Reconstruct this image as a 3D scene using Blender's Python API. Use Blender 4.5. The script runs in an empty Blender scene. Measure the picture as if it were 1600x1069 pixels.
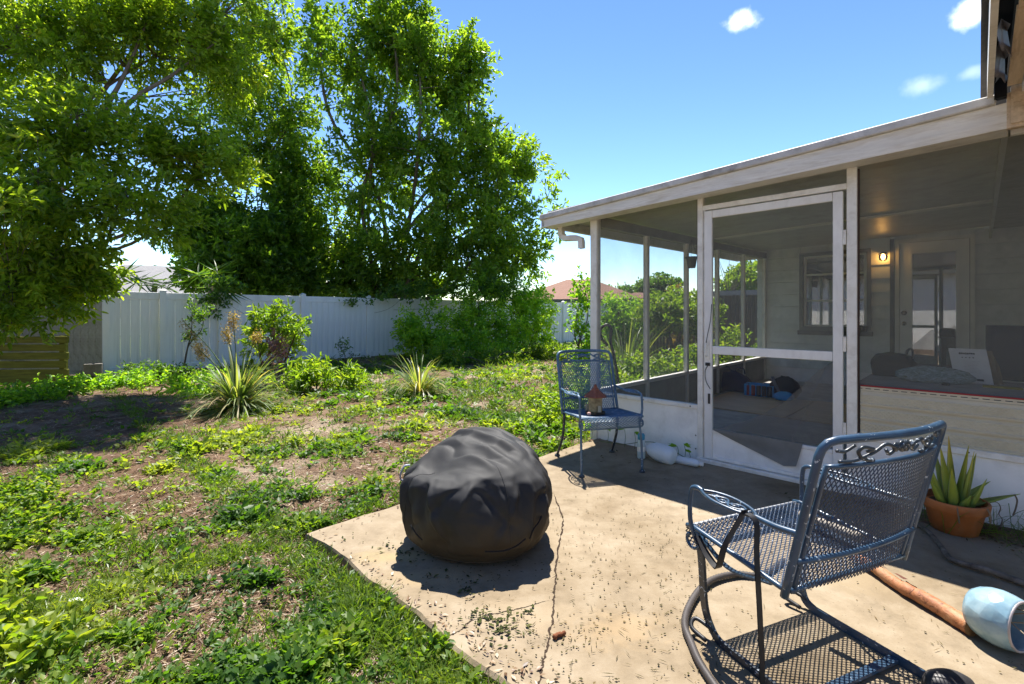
import bpy, math, random
import numpy as np
from mathutils import Vector, Matrix, noise as mnoise

random.seed(7)
RNG = np.random.default_rng(11)
SC = bpy.context.scene
COL = SC.collection
PI = math.pi

# ------------------------------------------------------------------ camera, sky, sun, exposure
CAM_H = 1.206
FOC = 747.0            # focal length in pixels of the 1600 px wide photograph
HORIZON = 490.0
cam_data = bpy.data.cameras.new('camera')
cam_data.sensor_width = 36.0
cam_data.lens = FOC / 1600.0 * 36.0
cam_data.shift_y = -(534.5 - HORIZON) / 1600.0
cam_data.clip_start = 0.05
cam_data.clip_end = 3000.0
cam = bpy.data.objects.new('camera', cam_data)
cam.location = (0, 0, CAM_H)
cam.rotation_euler = (PI / 2, 0, 0)
COL.objects.link(cam)
SC.camera = cam

SUN_EL = math.radians(65.0)
world = bpy.data.worlds.new('World')
SC.world = world
world.use_nodes = True
wn, wl = world.node_tree.nodes, world.node_tree.links
wn.clear()
w_out = wn.new('ShaderNodeOutputWorld')
w_bg = wn.new('ShaderNodeBackground')
w_sky = wn.new('ShaderNodeTexSky')
w_sky.sky_type = 'NISHITA'
w_sky.sun_disc = False
w_sky.sun_elevation = SUN_EL
w_sky.sun_rotation = 0.0
w_sky.altitude = 10.0
w_sky.air_density = 1.0
w_sky.dust_density = 0.0
w_sky.ozone_density = 1.6
w_bg.inputs['Strength'].default_value = 0.108
w_tc = wn.new('ShaderNodeTexCoord')
w_div = wn.new('ShaderNodeVectorMath'); w_div.operation = 'SCALE'; w_div.inputs['Scale'].default_value = .2
w_gam = wn.new('ShaderNodeGamma'); w_gam.inputs['Gamma'].default_value = 1.5
w_mul = wn.new('ShaderNodeVectorMath'); w_mul.operation = 'SCALE'; w_mul.inputs['Scale'].default_value = 5.0
wl.new(w_sky.outputs['Color'], w_div.inputs[0]); wl.new(w_div.outputs[0], w_gam.inputs['Color']); wl.new(w_gam.outputs[0], w_mul.inputs[0])
w_tint = wn.new('ShaderNodeVectorMath'); w_tint.operation = 'MULTIPLY'; w_tint.inputs[1].default_value = (.66, .64, .64)
wl.new(w_mul.outputs[0], w_tint.inputs[0]); prev = w_tint.outputs[0]
w_noise = wn.new('ShaderNodeTexNoise')
w_noise.inputs['Scale'].default_value = 38.0
w_noise.inputs['Detail'].default_value = 6.0
wl.new(w_tc.outputs['Generated'], w_noise.inputs['Vector'])
# small fair-weather clouds: direction, angular radius, density
CLOUDS = [((.482, 1, .613), .026, .95), ((.973, 1, .633), .030, .95), ((.857, 1, .478), .026, .16), ((.965, 1, .505), .016, .14),
          ((-1.1, .6, .7), .07, .6), ((-.2, -1, .6), .08, .6), ((1.2, -.5, .5), .08, .6)]
for (d, r, k) in CLOUDS:
    d = Vector(d).normalized()
    sub = wn.new('ShaderNodeVectorMath'); sub.operation = 'SUBTRACT'
    wl.new(w_tc.outputs['Generated'], sub.inputs[0]); sub.inputs[1].default_value = d
    sc_ = wn.new('ShaderNodeVectorMath'); sc_.operation = 'MULTIPLY'
    wl.new(sub.outputs[0], sc_.inputs[0]); sc_.inputs[1].default_value = (1, 1, 1.7)
    ln = wn.new('ShaderNodeVectorMath'); ln.operation = 'LENGTH'
    wl.new(sc_.outputs[0], ln.inputs[0])
    nz = wn.new('ShaderNodeMath'); nz.operation = 'MULTIPLY_ADD'
    wl.new(w_noise.outputs['Fac'], nz.inputs[0]); nz.inputs[1].default_value = -r * 1.7
    wl.new(ln.outputs['Value'], nz.inputs[2])
    mr = wn.new('ShaderNodeMapRange'); mr.interpolation_type = 'SMOOTHSTEP'
    wl.new(nz.outputs[0], mr.inputs['Value'])
    mr.inputs['From Min'].default_value = r * .35; mr.inputs['From Max'].default_value = -r * .95
    mr.inputs['To Min'].default_value = 0; mr.inputs['To Max'].default_value = k
    mx = wn.new('ShaderNodeMix'); mx.data_type = 'RGBA'
    wl.new(mr.outputs['Result'], mx.inputs['Factor'])
    wl.new(prev, mx.inputs['A']); mx.inputs['B'].default_value = (9.0, 9.2, 9.6, 1)
    prev = mx.outputs['Result']
wl.new(prev, w_bg.inputs['Color'])
wl.new(w_bg.outputs[0], w_out.inputs[0])

sun_data = bpy.data.lights.new('sun', 'SUN')
sun_data.energy = 3.35
sun_data.angle = math.radians(0.5)
sun_data.color = (1.0, 0.955, 0.88)
sun = bpy.data.objects.new('sun', sun_data)
sun.rotation_euler = (-(PI / 2 - SUN_EL), 0, math.radians(0.0))
sun.location = (0, 5, 12)
COL.objects.link(sun)

SC.view_settings.view_transform = 'Standard'
SC.view_settings.look = 'None'
SC.view_settings.exposure = 1.75
SC.view_settings.gamma = 1.0
SC.view_settings.use_curve_mapping = False
SC.render.engine = 'CYCLES'
SC.cycles.use_denoising = True
SC.cycles.max_bounces = 10
SC.cycles.diffuse_bounces = 6
SC.cycles.glossy_bounces = 3
SC.cycles.transmission_bounces = 5
SC.cycles.transparent_max_bounces = 24
SC.cycles.caustics_reflective = False
SC.cycles.caustics_refractive = False

# ------------------------------------------------------------------ places: pixel of the photo -> point, house frame
P0 = Vector((1.582, 3.900, 0.0))           # left foot of the screen door
UX, UY = 0.715, -0.699                     # along the porch front, towards the right and nearer
RZ_HOUSE = math.atan2(UY, UX)
def W(t, v, z=0.0):
    return Vector((P0.x + UX * t - UY * v, P0.y + UY * t + UX * v, z))
def tv(x, y):
    dx, dy = x - P0.x, y - P0.y
    return dx * UX + dy * UY, -dx * UY + dy * UX
def at(px, py, d):
    return Vector(((px - 800) / FOC * d, d, CAM_H - (py - HORIZON) / FOC * d))
def on_ground(px, py, z=0.0):
    return at(px, py, (CAM_H - z) * FOC / (py - HORIZON))

# ------------------------------------------------------------------ noise in numpy
def _hash(ix, iy, seed):
    h = (ix.astype(np.int64) * 374761393 + iy.astype(np.int64) * 668265263 + seed * 974634777) & 0x7fffffff
    h = ((h ^ (h >> 13)) * 1274126177) & 0x7fffffff
    return ((h ^ (h >> 16)) & 0xffff) / 65535.0
def vnoise(x, y, seed=0):
    x = np.asarray(x, float); y = np.asarray(y, float)
    ix, iy = np.floor(x), np.floor(y)
    fx, fy = x - ix, y - iy
    fx = fx * fx * (3 - 2 * fx); fy = fy * fy * (3 - 2 * fy)
    a = _hash(ix, iy, seed); b = _hash(ix + 1, iy, seed); c = _hash(ix, iy + 1, seed); d = _hash(ix + 1, iy + 1, seed)
    return (a * (1 - fx) + b * fx) * (1 - fy) + (c * (1 - fx) + d * fx) * fy
def fbm(x, y, seed=0, oct=3):
    s = 0; a = .5; t = 0
    for o in range(oct):
        s = s + a * vnoise(np.asarray(x) * 2 ** o, np.asarray(y) * 2 ** o, seed + o); t += a; a *= .5
    return s / t
def smooth(a, b, x):
    t = np.clip((x - a) / (b - a), 0, 1); return t * t * (3 - 2 * t)

# ------------------------------------------------------------------ materials
def new_mat(name):
    m = bpy.data.materials.new(name); m.use_nodes = True
    nt = m.node_tree; b = nt.nodes['Principled BSDF']
    return m, nt, b
def N(nt, typ, **kw):
    n = nt.nodes.new(typ)
    for k, v in kw.items():
        if k in n.bl_rna.properties: setattr(n, k, v)
    return n
def ramp(nt, stops):
    r = nt.nodes.new('ShaderNodeValToRGB')
    els = r.color_ramp.elements
    while len(els) > 1: els.remove(els[-1])
    els[0].position = stops[0][0]; els[0].color = (*stops[0][1], 1)
    for p, c in stops[1:]:
        e = els.new(p); e.color = (*c, 1)
    return r
def noise_node(nt, scale, detail=5, rough=.6, vec=None, dist=0):
    n = nt.nodes.new('ShaderNodeTexNoise')
    n.inputs['Scale'].default_value = scale; n.inputs['Detail'].default_value = detail
    n.inputs['Roughness'].default_value = rough; n.inputs['Distortion'].default_value = dist
    if vec is not None: nt.links.new(vec, n.inputs['Vector'])
    return n
def bump(nt, b, fac, strength=.3, dist=.01):
    bp = nt.nodes.new('ShaderNodeBump'); bp.inputs['Strength'].default_value = strength
    bp.inputs['Distance'].default_value = dist
    nt.links.new(fac, bp.inputs['Height']); nt.links.new(bp.outputs[0], b.inputs['Normal'])
    return bp
def mat_simple(name, col, rough=.6, spec=.4, metal=0.0, var=.12, scale=6.0, bstr=.15, bscale=60.0, bdist=.002, dirt=None, dirt_amt=.5, dirt_scale=4.0, stretch=None):
    """painted / plain surface: mottled colour, fine relief, optional dirt blotches"""
    m, nt, b = new_mat(name)
    tc = nt.nodes.new('ShaderNodeTexCoord'); vec = tc.outputs['Object']
    if stretch:
        mp = nt.nodes.new('ShaderNodeMapping'); mp.inputs['Scale'].default_value = stretch
        nt.links.new(vec, mp.inputs['Vector']); vec = mp.outputs[0]
    n1 = noise_node(nt, scale, 6, .65, vec)
    lo = tuple(max(0, c * (1 - var * 2)) for c in col); hi = tuple(min(1, c * (1 + var)) for c in col)
    r = ramp(nt, [(.3, lo), (.7, hi)]); nt.links.new(n1.outputs['Fac'], r.inputs[0])
    cout = r.outputs[0]
    if dirt:
        n2 = noise_node(nt, dirt_scale, 8, .7, vec, .4)
        r2 = ramp(nt, [(.48, (0, 0, 0)), (.68, (dirt_amt,) * 3)]); nt.links.new(n2.outputs['Fac'], r2.inputs[0])
        mx = nt.nodes.new('ShaderNodeMix'); mx.data_type = 'RGBA'
        nt.links.new(r2.outputs[0], mx.inputs['Factor']); nt.links.new(cout, mx.inputs['A']); mx.inputs['B'].default_value = (*dirt, 1)
        cout = mx.outputs['Result']
    nt.links.new(cout, b.inputs['Base Color'])
    b.inputs['Roughness'].default_value = rough; b.inputs['Specular IOR Level'].default_value = spec
    b.inputs['Metallic'].default_value = metal
    if bstr:
        n3 = noise_node(nt, bscale, 4, .6, vec); bump(nt, b, n3.outputs['Fac'], bstr, bdist)
    return m
def mat_leaf(name, stops, transl=.45, rough=.42, tcol=None, spec=.45):
    """leaf: tint read per leaf, light passes through it"""
    m, nt, b = new_mat(name)
    a = nt.nodes.new('ShaderNodeAttribute'); a.attribute_name = 'tint'
    r = ramp(nt, stops); nt.links.new(a.outputs['Fac'], r.inputs[0])
    nt.links.new(r.outputs[0], b.inputs['Base Color'])
    b.inputs['Roughness'].default_value = rough; b.inputs['Specular IOR Level'].default_value = spec
    tr = nt.nodes.new('ShaderNodeBsdfTranslucent')
    mul = nt.nodes.new('ShaderNodeMix'); mul.data_type = 'RGBA'; mul.blend_type = 'MULTIPLY'; mul.inputs['Factor'].default_value = 1
    nt.links.new(r.outputs[0], mul.inputs['A']); mul.inputs['B'].default_value = (*(tcol or (2.8, 2.75, .8)), 1)
    nt.links.new(mul.outputs['Result'], tr.inputs['Color'])
    ms = nt.nodes.new('ShaderNodeMixShader'); ms.inputs[0].default_value = transl
    nt.links.new(b.outputs[0], ms.inputs[1]); nt.links.new(tr.outputs[0], ms.inputs[2])
    out = [n for n in nt.nodes if n.type == 'OUTPUT_MATERIAL'][0]
    nt.links.new(ms.outputs[0], out.inputs['Surface'])
    return m
def mat_screen(name, opacity, col=(.10, .10, .10)):
    """insect screen: threads too fine to see, so part of the light goes through"""
    m, nt, b = new_mat(name)
    b.inputs['Base Color'].default_value = (*col, 1); b.inputs['Roughness'].default_value = .6
    tc = nt.nodes.new('ShaderNodeTexCoord')
    n1 = noise_node(nt, 2.5, 3, .5, tc.outputs['Object'], 1.0)
    mr = nt.nodes.new('ShaderNodeMapRange'); nt.links.new(n1.outputs['Fac'], mr.inputs['Value'])
    mr.inputs['From Min'].default_value = .3; mr.inputs['From Max'].default_value = .7
    mr.inputs['To Min'].default_value = opacity - .04; mr.inputs['To Max'].default_value = opacity + .04
    t = nt.nodes.new('ShaderNodeBsdfTransparent'); ms = nt.nodes.new('ShaderNodeMixShader')
    nt.links.new(mr.outputs[0], ms.inputs[0])
    nt.links.new(t.outputs[0], ms.inputs[1]); nt.links.new(b.outputs[0], ms.inputs[2])
    out = [n for n in nt.nodes if n.type == 'OUTPUT_MATERIAL'][0]
    nt.links.new(ms.outputs[0], out.inputs['Surface'])
    return m
def mat_glass(name, fac=.35, tint=(.85, .9, .88)):
    m, nt, b = new_mat(name)
    nt.nodes.remove(b)
    g = nt.nodes.new('ShaderNodeBsdfGlossy'); g.inputs['Roughness'].default_value = .01
    t = nt.nodes.new('ShaderNodeBsdfTransparent'); t.inputs['Color'].default_value = (*tint, 1)
    fr = nt.nodes.new('ShaderNodeFresnel'); fr.inputs['IOR'].default_value = 1.55
    ad = nt.nodes.new('ShaderNodeMath'); ad.operation = 'MULTIPLY_ADD'; ad.inputs[1].default_value = 1.3; ad.inputs[2].default_value = fac
    nt.links.new(fr.outputs[0], ad.inputs[0])
    ms = nt.nodes.new('ShaderNodeMixShader')
    nt.links.new(ad.outputs[0], ms.inputs[0]); nt.links.new(t.outputs[0], ms.inputs[1]); nt.links.new(g.outputs[0], ms.inputs[2])
    out = [n for n in nt.nodes if n.type == 'OUTPUT_MATERIAL'][0]
    nt.links.new(ms.outputs[0], out.inputs['Surface'])
    return m

M = {}
M['white_paint'] = mat_simple('white_paint', (.84, .82, .78), .45, .4, var=.04, dirt=(.42, .38, .32), dirt_amt=.3, dirt_scale=5, stretch=(1, 1, .35))
M['white_panel'] = mat_simple('white_panel', (.88, .87, .84), .4, .4, var=.03, dirt=(.40, .38, .34), dirt_amt=.3, dirt_scale=4.5, bscale=20)
M['white_vinyl'] = mat_simple('white_vinyl', (.86, .85, .83), .35, .45, var=.04, dirt=(.42, .44, .44), dirt_amt=.35, dirt_scale=2.2, stretch=(1, 1, .25), bscale=15, bstr=.08)
M['dirty_vinyl'] = mat_simple('dirty_vinyl', (.42, .42, .38), .6, .3, var=.15, dirt=(.14, .15, .09), dirt_amt=.75, dirt_scale=3)
M['aluminium'] = mat_simple('aluminium', (.84, .81, .74), .45, .5, metal=.0, var=.05, dirt=(.40, .34, .25), dirt_amt=.4, dirt_scale=9)
M['fascia'] = mat_simple('fascia', (.84, .80, .71), .55, .35, var=.1, dirt=(.46, .38, .26), dirt_amt=.6, dirt_scale=6, stretch=(.35, 1, 3), bstr=.5, bscale=30, bdist=.004)
M['roof_edge'] = mat_simple('roof_edge', (.60, .58, .54), .55, .35, var=.12, dirt=(.12, .10, .08), dirt_amt=.6, dirt_scale=5)
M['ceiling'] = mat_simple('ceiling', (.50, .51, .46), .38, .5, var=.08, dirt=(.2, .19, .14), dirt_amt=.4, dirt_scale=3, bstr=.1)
M['siding'] = mat_simple('siding', (.74, .76, .71), .55, .35, var=.06, dirt=(.3, .3, .26), dirt_amt=.35, dirt_scale=2.5)
M['trim'] = mat_simple('trim', (.76, .75, .66), .5, .4, var=.05)
M['dark_trim'] = mat_simple('dark_trim', (.13, .13, .11), .6, .3)
M['door_paint'] = mat_simple('door_paint', (.82, .82, .76), .4, .5, var=.03)
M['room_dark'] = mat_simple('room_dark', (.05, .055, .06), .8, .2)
M['porch_floor'] = mat_simple('porch_floor', (.50, .48, .44), .75, .3, var=.15, dirt=(.2, .17, .13), dirt_amt=.5, dirt_scale=1.5)
M['plywood'] = mat_simple('plywood', (.70, .50, .29), .65, .3, var=.14, stretch=(.6, 6, 1), scale=3)
M['tan_board'] = mat_simple('tan_board', (.68, .53, .36), .65, .3, var=.16, dirt=(.2, .11, .06), dirt_amt=.6, stretch=(5, .6, 5), scale=3)
M['soffit_wood'] = mat_simple('soffit_wood', (.56, .40, .25), .7, .3, var=.2, stretch=(6, .6, 6), scale=3)
M['black_gap'] = mat_simple('black_gap', (.012, .012, .014), .8, .2)
M['black_iron'] = mat_simple('black_iron', (.02, .02, .022), .45, .5)
M['green_wood'] = mat_simple('green_wood', (.19, .19, .03), .8, .2, var=.25, dirt=(.07, .09, .02), dirt_amt=.7, dirt_scale=3, stretch=(.5, 5, 5), bstr=.5)
M['old_wood'] = mat_simple('old_wood', (.16, .13, .10), .85, .2, var=.25, dirt=(.07, .06, .05), dirt_amt=.6, stretch=(5, 5, .5), bstr=.4)
M['block'] = mat_simple('block', (.20, .19, .17), .9, .2, var=.2, bstr=.6, bscale=90, bdist=.004)
M['gutter'] = mat_simple('gutter', (.80, .77, .70), .4, .5, var=.06, dirt=(.3, .26, .2), dirt_amt=.4)
M['bark'] = mat_simple('bark', (.16, .125, .095), .9, .2, var=.25, dirt=(.26, .25, .21), dirt_amt=.5, stretch=(3, 3, .6), scale=5, bstr=.8, bscale=25, bdist=.01)
M['twig'] = mat_simple('twig', (.10, .08, .055), .85, .2, var=.2, bstr=0)
M['pale_stem'] = mat_simple('pale_stem', (.32, .26, .18), .8, .2, var=.2, bstr=0)
M['green_stem'] = mat_simple('green_stem', (.09, .15, .035), .6, .3, var=.2, bstr=0)
G_ = dict
M['leaf_tree'] = mat_leaf('leaf_tree', [(0, (.05, .10, .016)), (.45, (.115, .20, .024)), (.8, (.19, .285, .032)), (1, (.31, .35, .05))], .56, tcol=(2.6, 2.5, .8), rough=.36)
M['leaf_left'] = mat_leaf('leaf_left', [(0, (.06, .105, .014)), (.4, (.135, .22, .020)), (.8, (.22, .31, .03)), (1, (.36, .37, .05))], .56, tcol=(2.7, 2.5, .8), rough=.36)
M['leaf_dark'] = mat_leaf('leaf_dark', [(0, (0.029, 0.073, 0.014)), (.5, (0.069, 0.151, 0.022)), (1, (0.171, 0.269, 0.036))], .35)
M['leaf_bush'] = mat_leaf('leaf_bush', [(0, (0.061, 0.145, 0.019)), (.5, (0.152, 0.302, 0.027)), (1, (0.364, 0.496, 0.039))], .42)
M['leaf_bright'] = mat_leaf('leaf_bright', [(0, (0.056, 0.106, 0.013)), (.5, (0.125, 0.214, 0.023)), (1, (0.263, 0.321, 0.040))], .45)
M['leaf_strap'] = mat_leaf('leaf_strap', [(0, (0.060, 0.102, 0.030)), (.5, (0.132, 0.192, 0.066)), (.8, (0.264, 0.288, 0.120)), (1, (0.408, 0.324, 0.180))], .35)
M['seed_head'] = mat_leaf('seed_head', [(0, (.16, .10, .04)), (1, (.36, .27, .11))], .3)
M['pink_leaf'] = mat_leaf('pink_leaf', [(0, (.16, .07, .07)), (1, (.42, .28, .27))], .3, tcol=(1.4, 1.2, 1.2))
M['grass'] = mat_leaf('grass', [(0, (0.047, 0.090, 0.014)), (.45, (0.090, 0.150, 0.022)), (.8, (0.155, 0.202, 0.034)), (1, (0.292, 0.267, 0.120))], .42)
M['clover'] = mat_leaf('clover', [(0, (0.036, 0.086, 0.013)), (.35, (0.062, 0.136, 0.016)), (.65, (0.114, 0.186, 0.018)), (1, (0.207, 0.252, 0.036))], .45, rough=.5)
M['straw'] = mat_leaf('straw', [(0, (0.070, 0.033, 0.018)), (.4, (0.180, 0.102, 0.053)), (.75, (0.312, 0.213, 0.115)), (1, (0.410, 0.328, 0.213))], .12, tcol=(1.2, 1.1, .9))
M['debris'] = mat_leaf('debris', [(0, (.035, .03, .015)), (.6, (.10, .085, .035)), (1, (.17, .11, .05))], .05, tcol=(1, 1, 1), rough=.85, spec=.1)
M['moss_bits'] = mat_leaf('moss_bits', [(0, (.02, .025, .009)), (.6, (.05, .062, .016)), (1, (.10, .095, .035))], .05, tcol=(1, 1, 1), rough=.85, spec=.1)

# blue chair paint, chipped down to white primer
def mat_chair(name, col, chip=.60):
    m, nt, b = new_mat(name)
    tc = nt.nodes.new('ShaderNodeTexCoord')
    n1 = noise_node(nt, 14, 5, .6, tc.outputs['Object'])
    r = ramp(nt, [(.3, tuple(c * .7 for c in col)), (.7, tuple(c * 1.2 for c in col))]); nt.links.new(n1.outputs['Fac'], r.inputs[0])
    n2 = noise_node(nt, 75, 3, .5, tc.outputs['Object'], .6)
    r2 = ramp(nt, [(chip, (0, 0, 0)), (chip + .03, (.85,) * 3)]); nt.links.new(n2.outputs['Fac'], r2.inputs[0])
    mx = nt.nodes.new('ShaderNodeMix'); mx.data_type = 'RGBA'
    nt.links.new(r2.outputs[0], mx.inputs['Factor']); nt.links.new(r.outputs[0], mx.inputs['A']); mx.inputs['B'].default_value = (.50, .56, .62, 1)
    nt.links.new(mx.outputs['Result'], b.inputs['Base Color'])
    b.inputs['Roughness'].default_value = .34; b.inputs['Specular IOR Level'].default_value = .6
    bump(nt, b, n2.outputs['Fac'], .25, .001)
    return m
M['chair'] = mat_chair('chair', (.028, .066, .120), .665)
M['chair_mesh'] = mat_chair('chair_mesh', (.020, .042, .085), .68)
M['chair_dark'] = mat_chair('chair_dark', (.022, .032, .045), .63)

def mat_soil():
    m, nt, b = new_mat('soil')
    tc = nt.nodes.new('ShaderNodeTexCoord'); v = tc.outputs['Object']
    big = noise_node(nt, .7, 6, .62, v); mid = noise_node(nt, 4.5, 7, .7, v, .5); fine = noise_node(nt, 60, 8, .8, v)
    r1 = ramp(nt, [(.30, (.085, .048, .028)), (.5, (.165, .10, .062)), (.68, (.27, .18, .118))]); nt.links.new(mid.outputs['Fac'], r1.inputs[0])
    r2 = ramp(nt, [(.50, (0, 0, 0)), (.64, (.85, .85, .85))]); nt.links.new(big.outputs['Fac'], r2.inputs[0])
    mx = nt.nodes.new('ShaderNodeMix'); mx.data_type = 'RGBA'
    nt.links.new(r2.outputs[0], mx.inputs['Factor']); nt.links.new(r1.outputs[0], mx.inputs['A']); mx.inputs['B'].default_value = (.40, .32, .23, 1)
    r3 = ramp(nt, [(.3, (.45, .45, .45)), (.7, (1.35, 1.35, 1.35))]); nt.links.new(fine.outputs['Fac'], r3.inputs[0])
    ml = nt.nodes.new('ShaderNodeMix'); ml.data_type = 'RGBA'; ml.blend_type = 'MULTIPLY'; ml.inputs['Factor'].default_value = 1
    nt.links.new(mx.outputs['Result'], ml.inputs['A']); nt.links.new(r3.outputs[0], ml.inputs['B'])
    # beyond the yard the sheet is grassed over
    ln = nt.nodes.new('ShaderNodeVectorMath'); ln.operation = 'LENGTH'; nt.links.new(v, ln.inputs[0])
    mr = nt.nodes.new('ShaderNodeMapRange'); nt.links.new(ln.outputs['Value'], mr.inputs['Value'])
    mr.inputs['From Min'].default_value = 12; mr.inputs['From Max'].default_value = 22
    m3 = nt.nodes.new('ShaderNodeMix'); m3.data_type = 'RGBA'
    nt.links.new(mr.outputs[0], m3.inputs['Factor']); nt.links.new(ml.outputs['Result'], m3.inputs['A']); m3.inputs['B'].default_value = (.085, .12, .03, 1)
    nt.links.new(m3.outputs['Result'], b.inputs['Base Color'])
    b.inputs['Roughness'].default_value = .95; b.inputs['Specular IOR Level'].default_value = .15
    bump(nt, b, fine.outputs['Fac'], .9, .02)
    return m
M['soil'] = mat_soil()

def mat_concrete():
    m, nt, b = new_mat('concrete')
    tc = nt.nodes.new('ShaderNodeTexCoord'); v = tc.outputs['Object']
    big = noise_node(nt, 1.1, 7, .6, v, .3); mid = noise_node(nt, 7, 8, .72, v); fine = noise_node(nt, 140, 4, .7, v)
    r1 = ramp(nt, [(.28, (.195, .155, .105)), (.5, (.275, .222, .155)), (.72, (.335, .283, .21))]); nt.links.new(mid.outputs['Fac'], r1.inputs[0])
    r2 = ramp(nt, [(.30, (.64, .57, .46)), (.46, (.90, .86, .79)), (.62, (1.08, 1.06, 1.03))]); nt.links.new(big.outputs['Fac'], r2.inputs[0])
    ml = nt.nodes.new('ShaderNodeMix'); ml.data_type = 'RGBA'; ml.blend_type = 'MULTIPLY'; ml.inputs['Factor'].default_value = 1
    nt.links.new(r1.outputs[0], ml.inputs['A']); nt.links.new(r2.outputs[0], ml.inputs['B'])
    vo = nt.nodes.new('ShaderNodeTexVoronoi'); vo.inputs['Scale'].default_value = 55; nt.links.new(v, vo.inputs['Vector'])
    r3 = ramp(nt, [(.06, (.32, .28, .22)), (.14, (1, 1, 1))]); nt.links.new(vo.outputs['Distance'], r3.inputs[0])
    n4 = noise_node(nt, 2.3, 5, .7, v); r4 = ramp(nt, [(.45, (0, 0, 0)), (.62, (.8, .8, .8))]); nt.links.new(n4.outputs['Fac'], r4.inputs[0])
    m2 = nt.nodes.new('ShaderNodeMix'); m2.data_type = 'RGBA'; m2.blend_type = 'MULTIPLY'
    nt.links.new(r4.outputs[0], m2.inputs['Factor']); nt.links.new(ml.outputs['Result'], m2.inputs['A']); nt.links.new(r3.outputs[0], m2.inputs['B'])
    cur = m2.outputs['Result']
    # stains with a place of their own: (x, y, radius, colour)
    wob = noise_node(nt, 5, 6, .75, v, .8)
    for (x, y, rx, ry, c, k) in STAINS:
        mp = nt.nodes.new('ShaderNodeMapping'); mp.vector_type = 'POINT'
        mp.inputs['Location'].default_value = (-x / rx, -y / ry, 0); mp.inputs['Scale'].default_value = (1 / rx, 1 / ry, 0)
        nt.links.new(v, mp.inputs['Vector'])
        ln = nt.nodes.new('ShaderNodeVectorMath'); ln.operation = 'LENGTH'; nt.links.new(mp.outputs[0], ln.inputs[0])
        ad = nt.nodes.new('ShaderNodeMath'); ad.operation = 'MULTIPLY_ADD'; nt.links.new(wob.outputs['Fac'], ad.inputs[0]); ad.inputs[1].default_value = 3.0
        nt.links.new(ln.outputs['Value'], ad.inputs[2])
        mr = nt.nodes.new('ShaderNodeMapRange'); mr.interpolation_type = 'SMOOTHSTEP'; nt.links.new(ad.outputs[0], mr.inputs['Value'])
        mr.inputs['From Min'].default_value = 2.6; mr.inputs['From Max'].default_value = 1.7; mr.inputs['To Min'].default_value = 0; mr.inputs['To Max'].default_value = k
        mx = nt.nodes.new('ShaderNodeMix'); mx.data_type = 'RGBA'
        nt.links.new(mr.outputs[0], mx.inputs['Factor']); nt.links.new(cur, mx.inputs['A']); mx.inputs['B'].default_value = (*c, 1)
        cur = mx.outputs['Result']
    nt.links.new(cur, b.inputs['Base Color'])
    b.inputs['Roughness'].default_value = .85; b.inputs['Specular IOR Level'].default_value = .25
    bump(nt, b, fine.outputs['Fac'], .5, .003)
    return m
def g2(px, py):
    p = on_ground(px, py); return p.x, p.y
STAINS = []
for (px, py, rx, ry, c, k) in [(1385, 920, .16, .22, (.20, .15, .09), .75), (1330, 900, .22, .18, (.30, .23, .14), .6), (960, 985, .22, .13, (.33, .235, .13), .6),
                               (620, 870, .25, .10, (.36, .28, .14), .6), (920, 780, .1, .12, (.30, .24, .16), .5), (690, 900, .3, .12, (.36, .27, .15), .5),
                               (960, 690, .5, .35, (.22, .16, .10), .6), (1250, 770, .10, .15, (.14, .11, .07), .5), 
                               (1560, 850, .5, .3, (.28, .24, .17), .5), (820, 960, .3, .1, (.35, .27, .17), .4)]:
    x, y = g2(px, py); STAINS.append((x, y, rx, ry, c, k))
M['concrete'] = mat_concrete()

# ------------------------------------------------------------------ objects
def props(o, label=None, cat=None, group=None, kind=None):
    if label: o['label'] = label
    if cat: o['category'] = cat
    if group: o['group'] = group
    if kind: o['kind'] = kind
    return o
def thing(name, label, cat, loc=(0, 0, 0), rz=0.0, group=None):
    o = bpy.data.objects.new(name, None); COL.objects.link(o)
    o.empty_display_size = .1
    o.location = loc; o.rotation_euler = (0, 0, rz)
    return props(o, label, cat, group)

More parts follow.
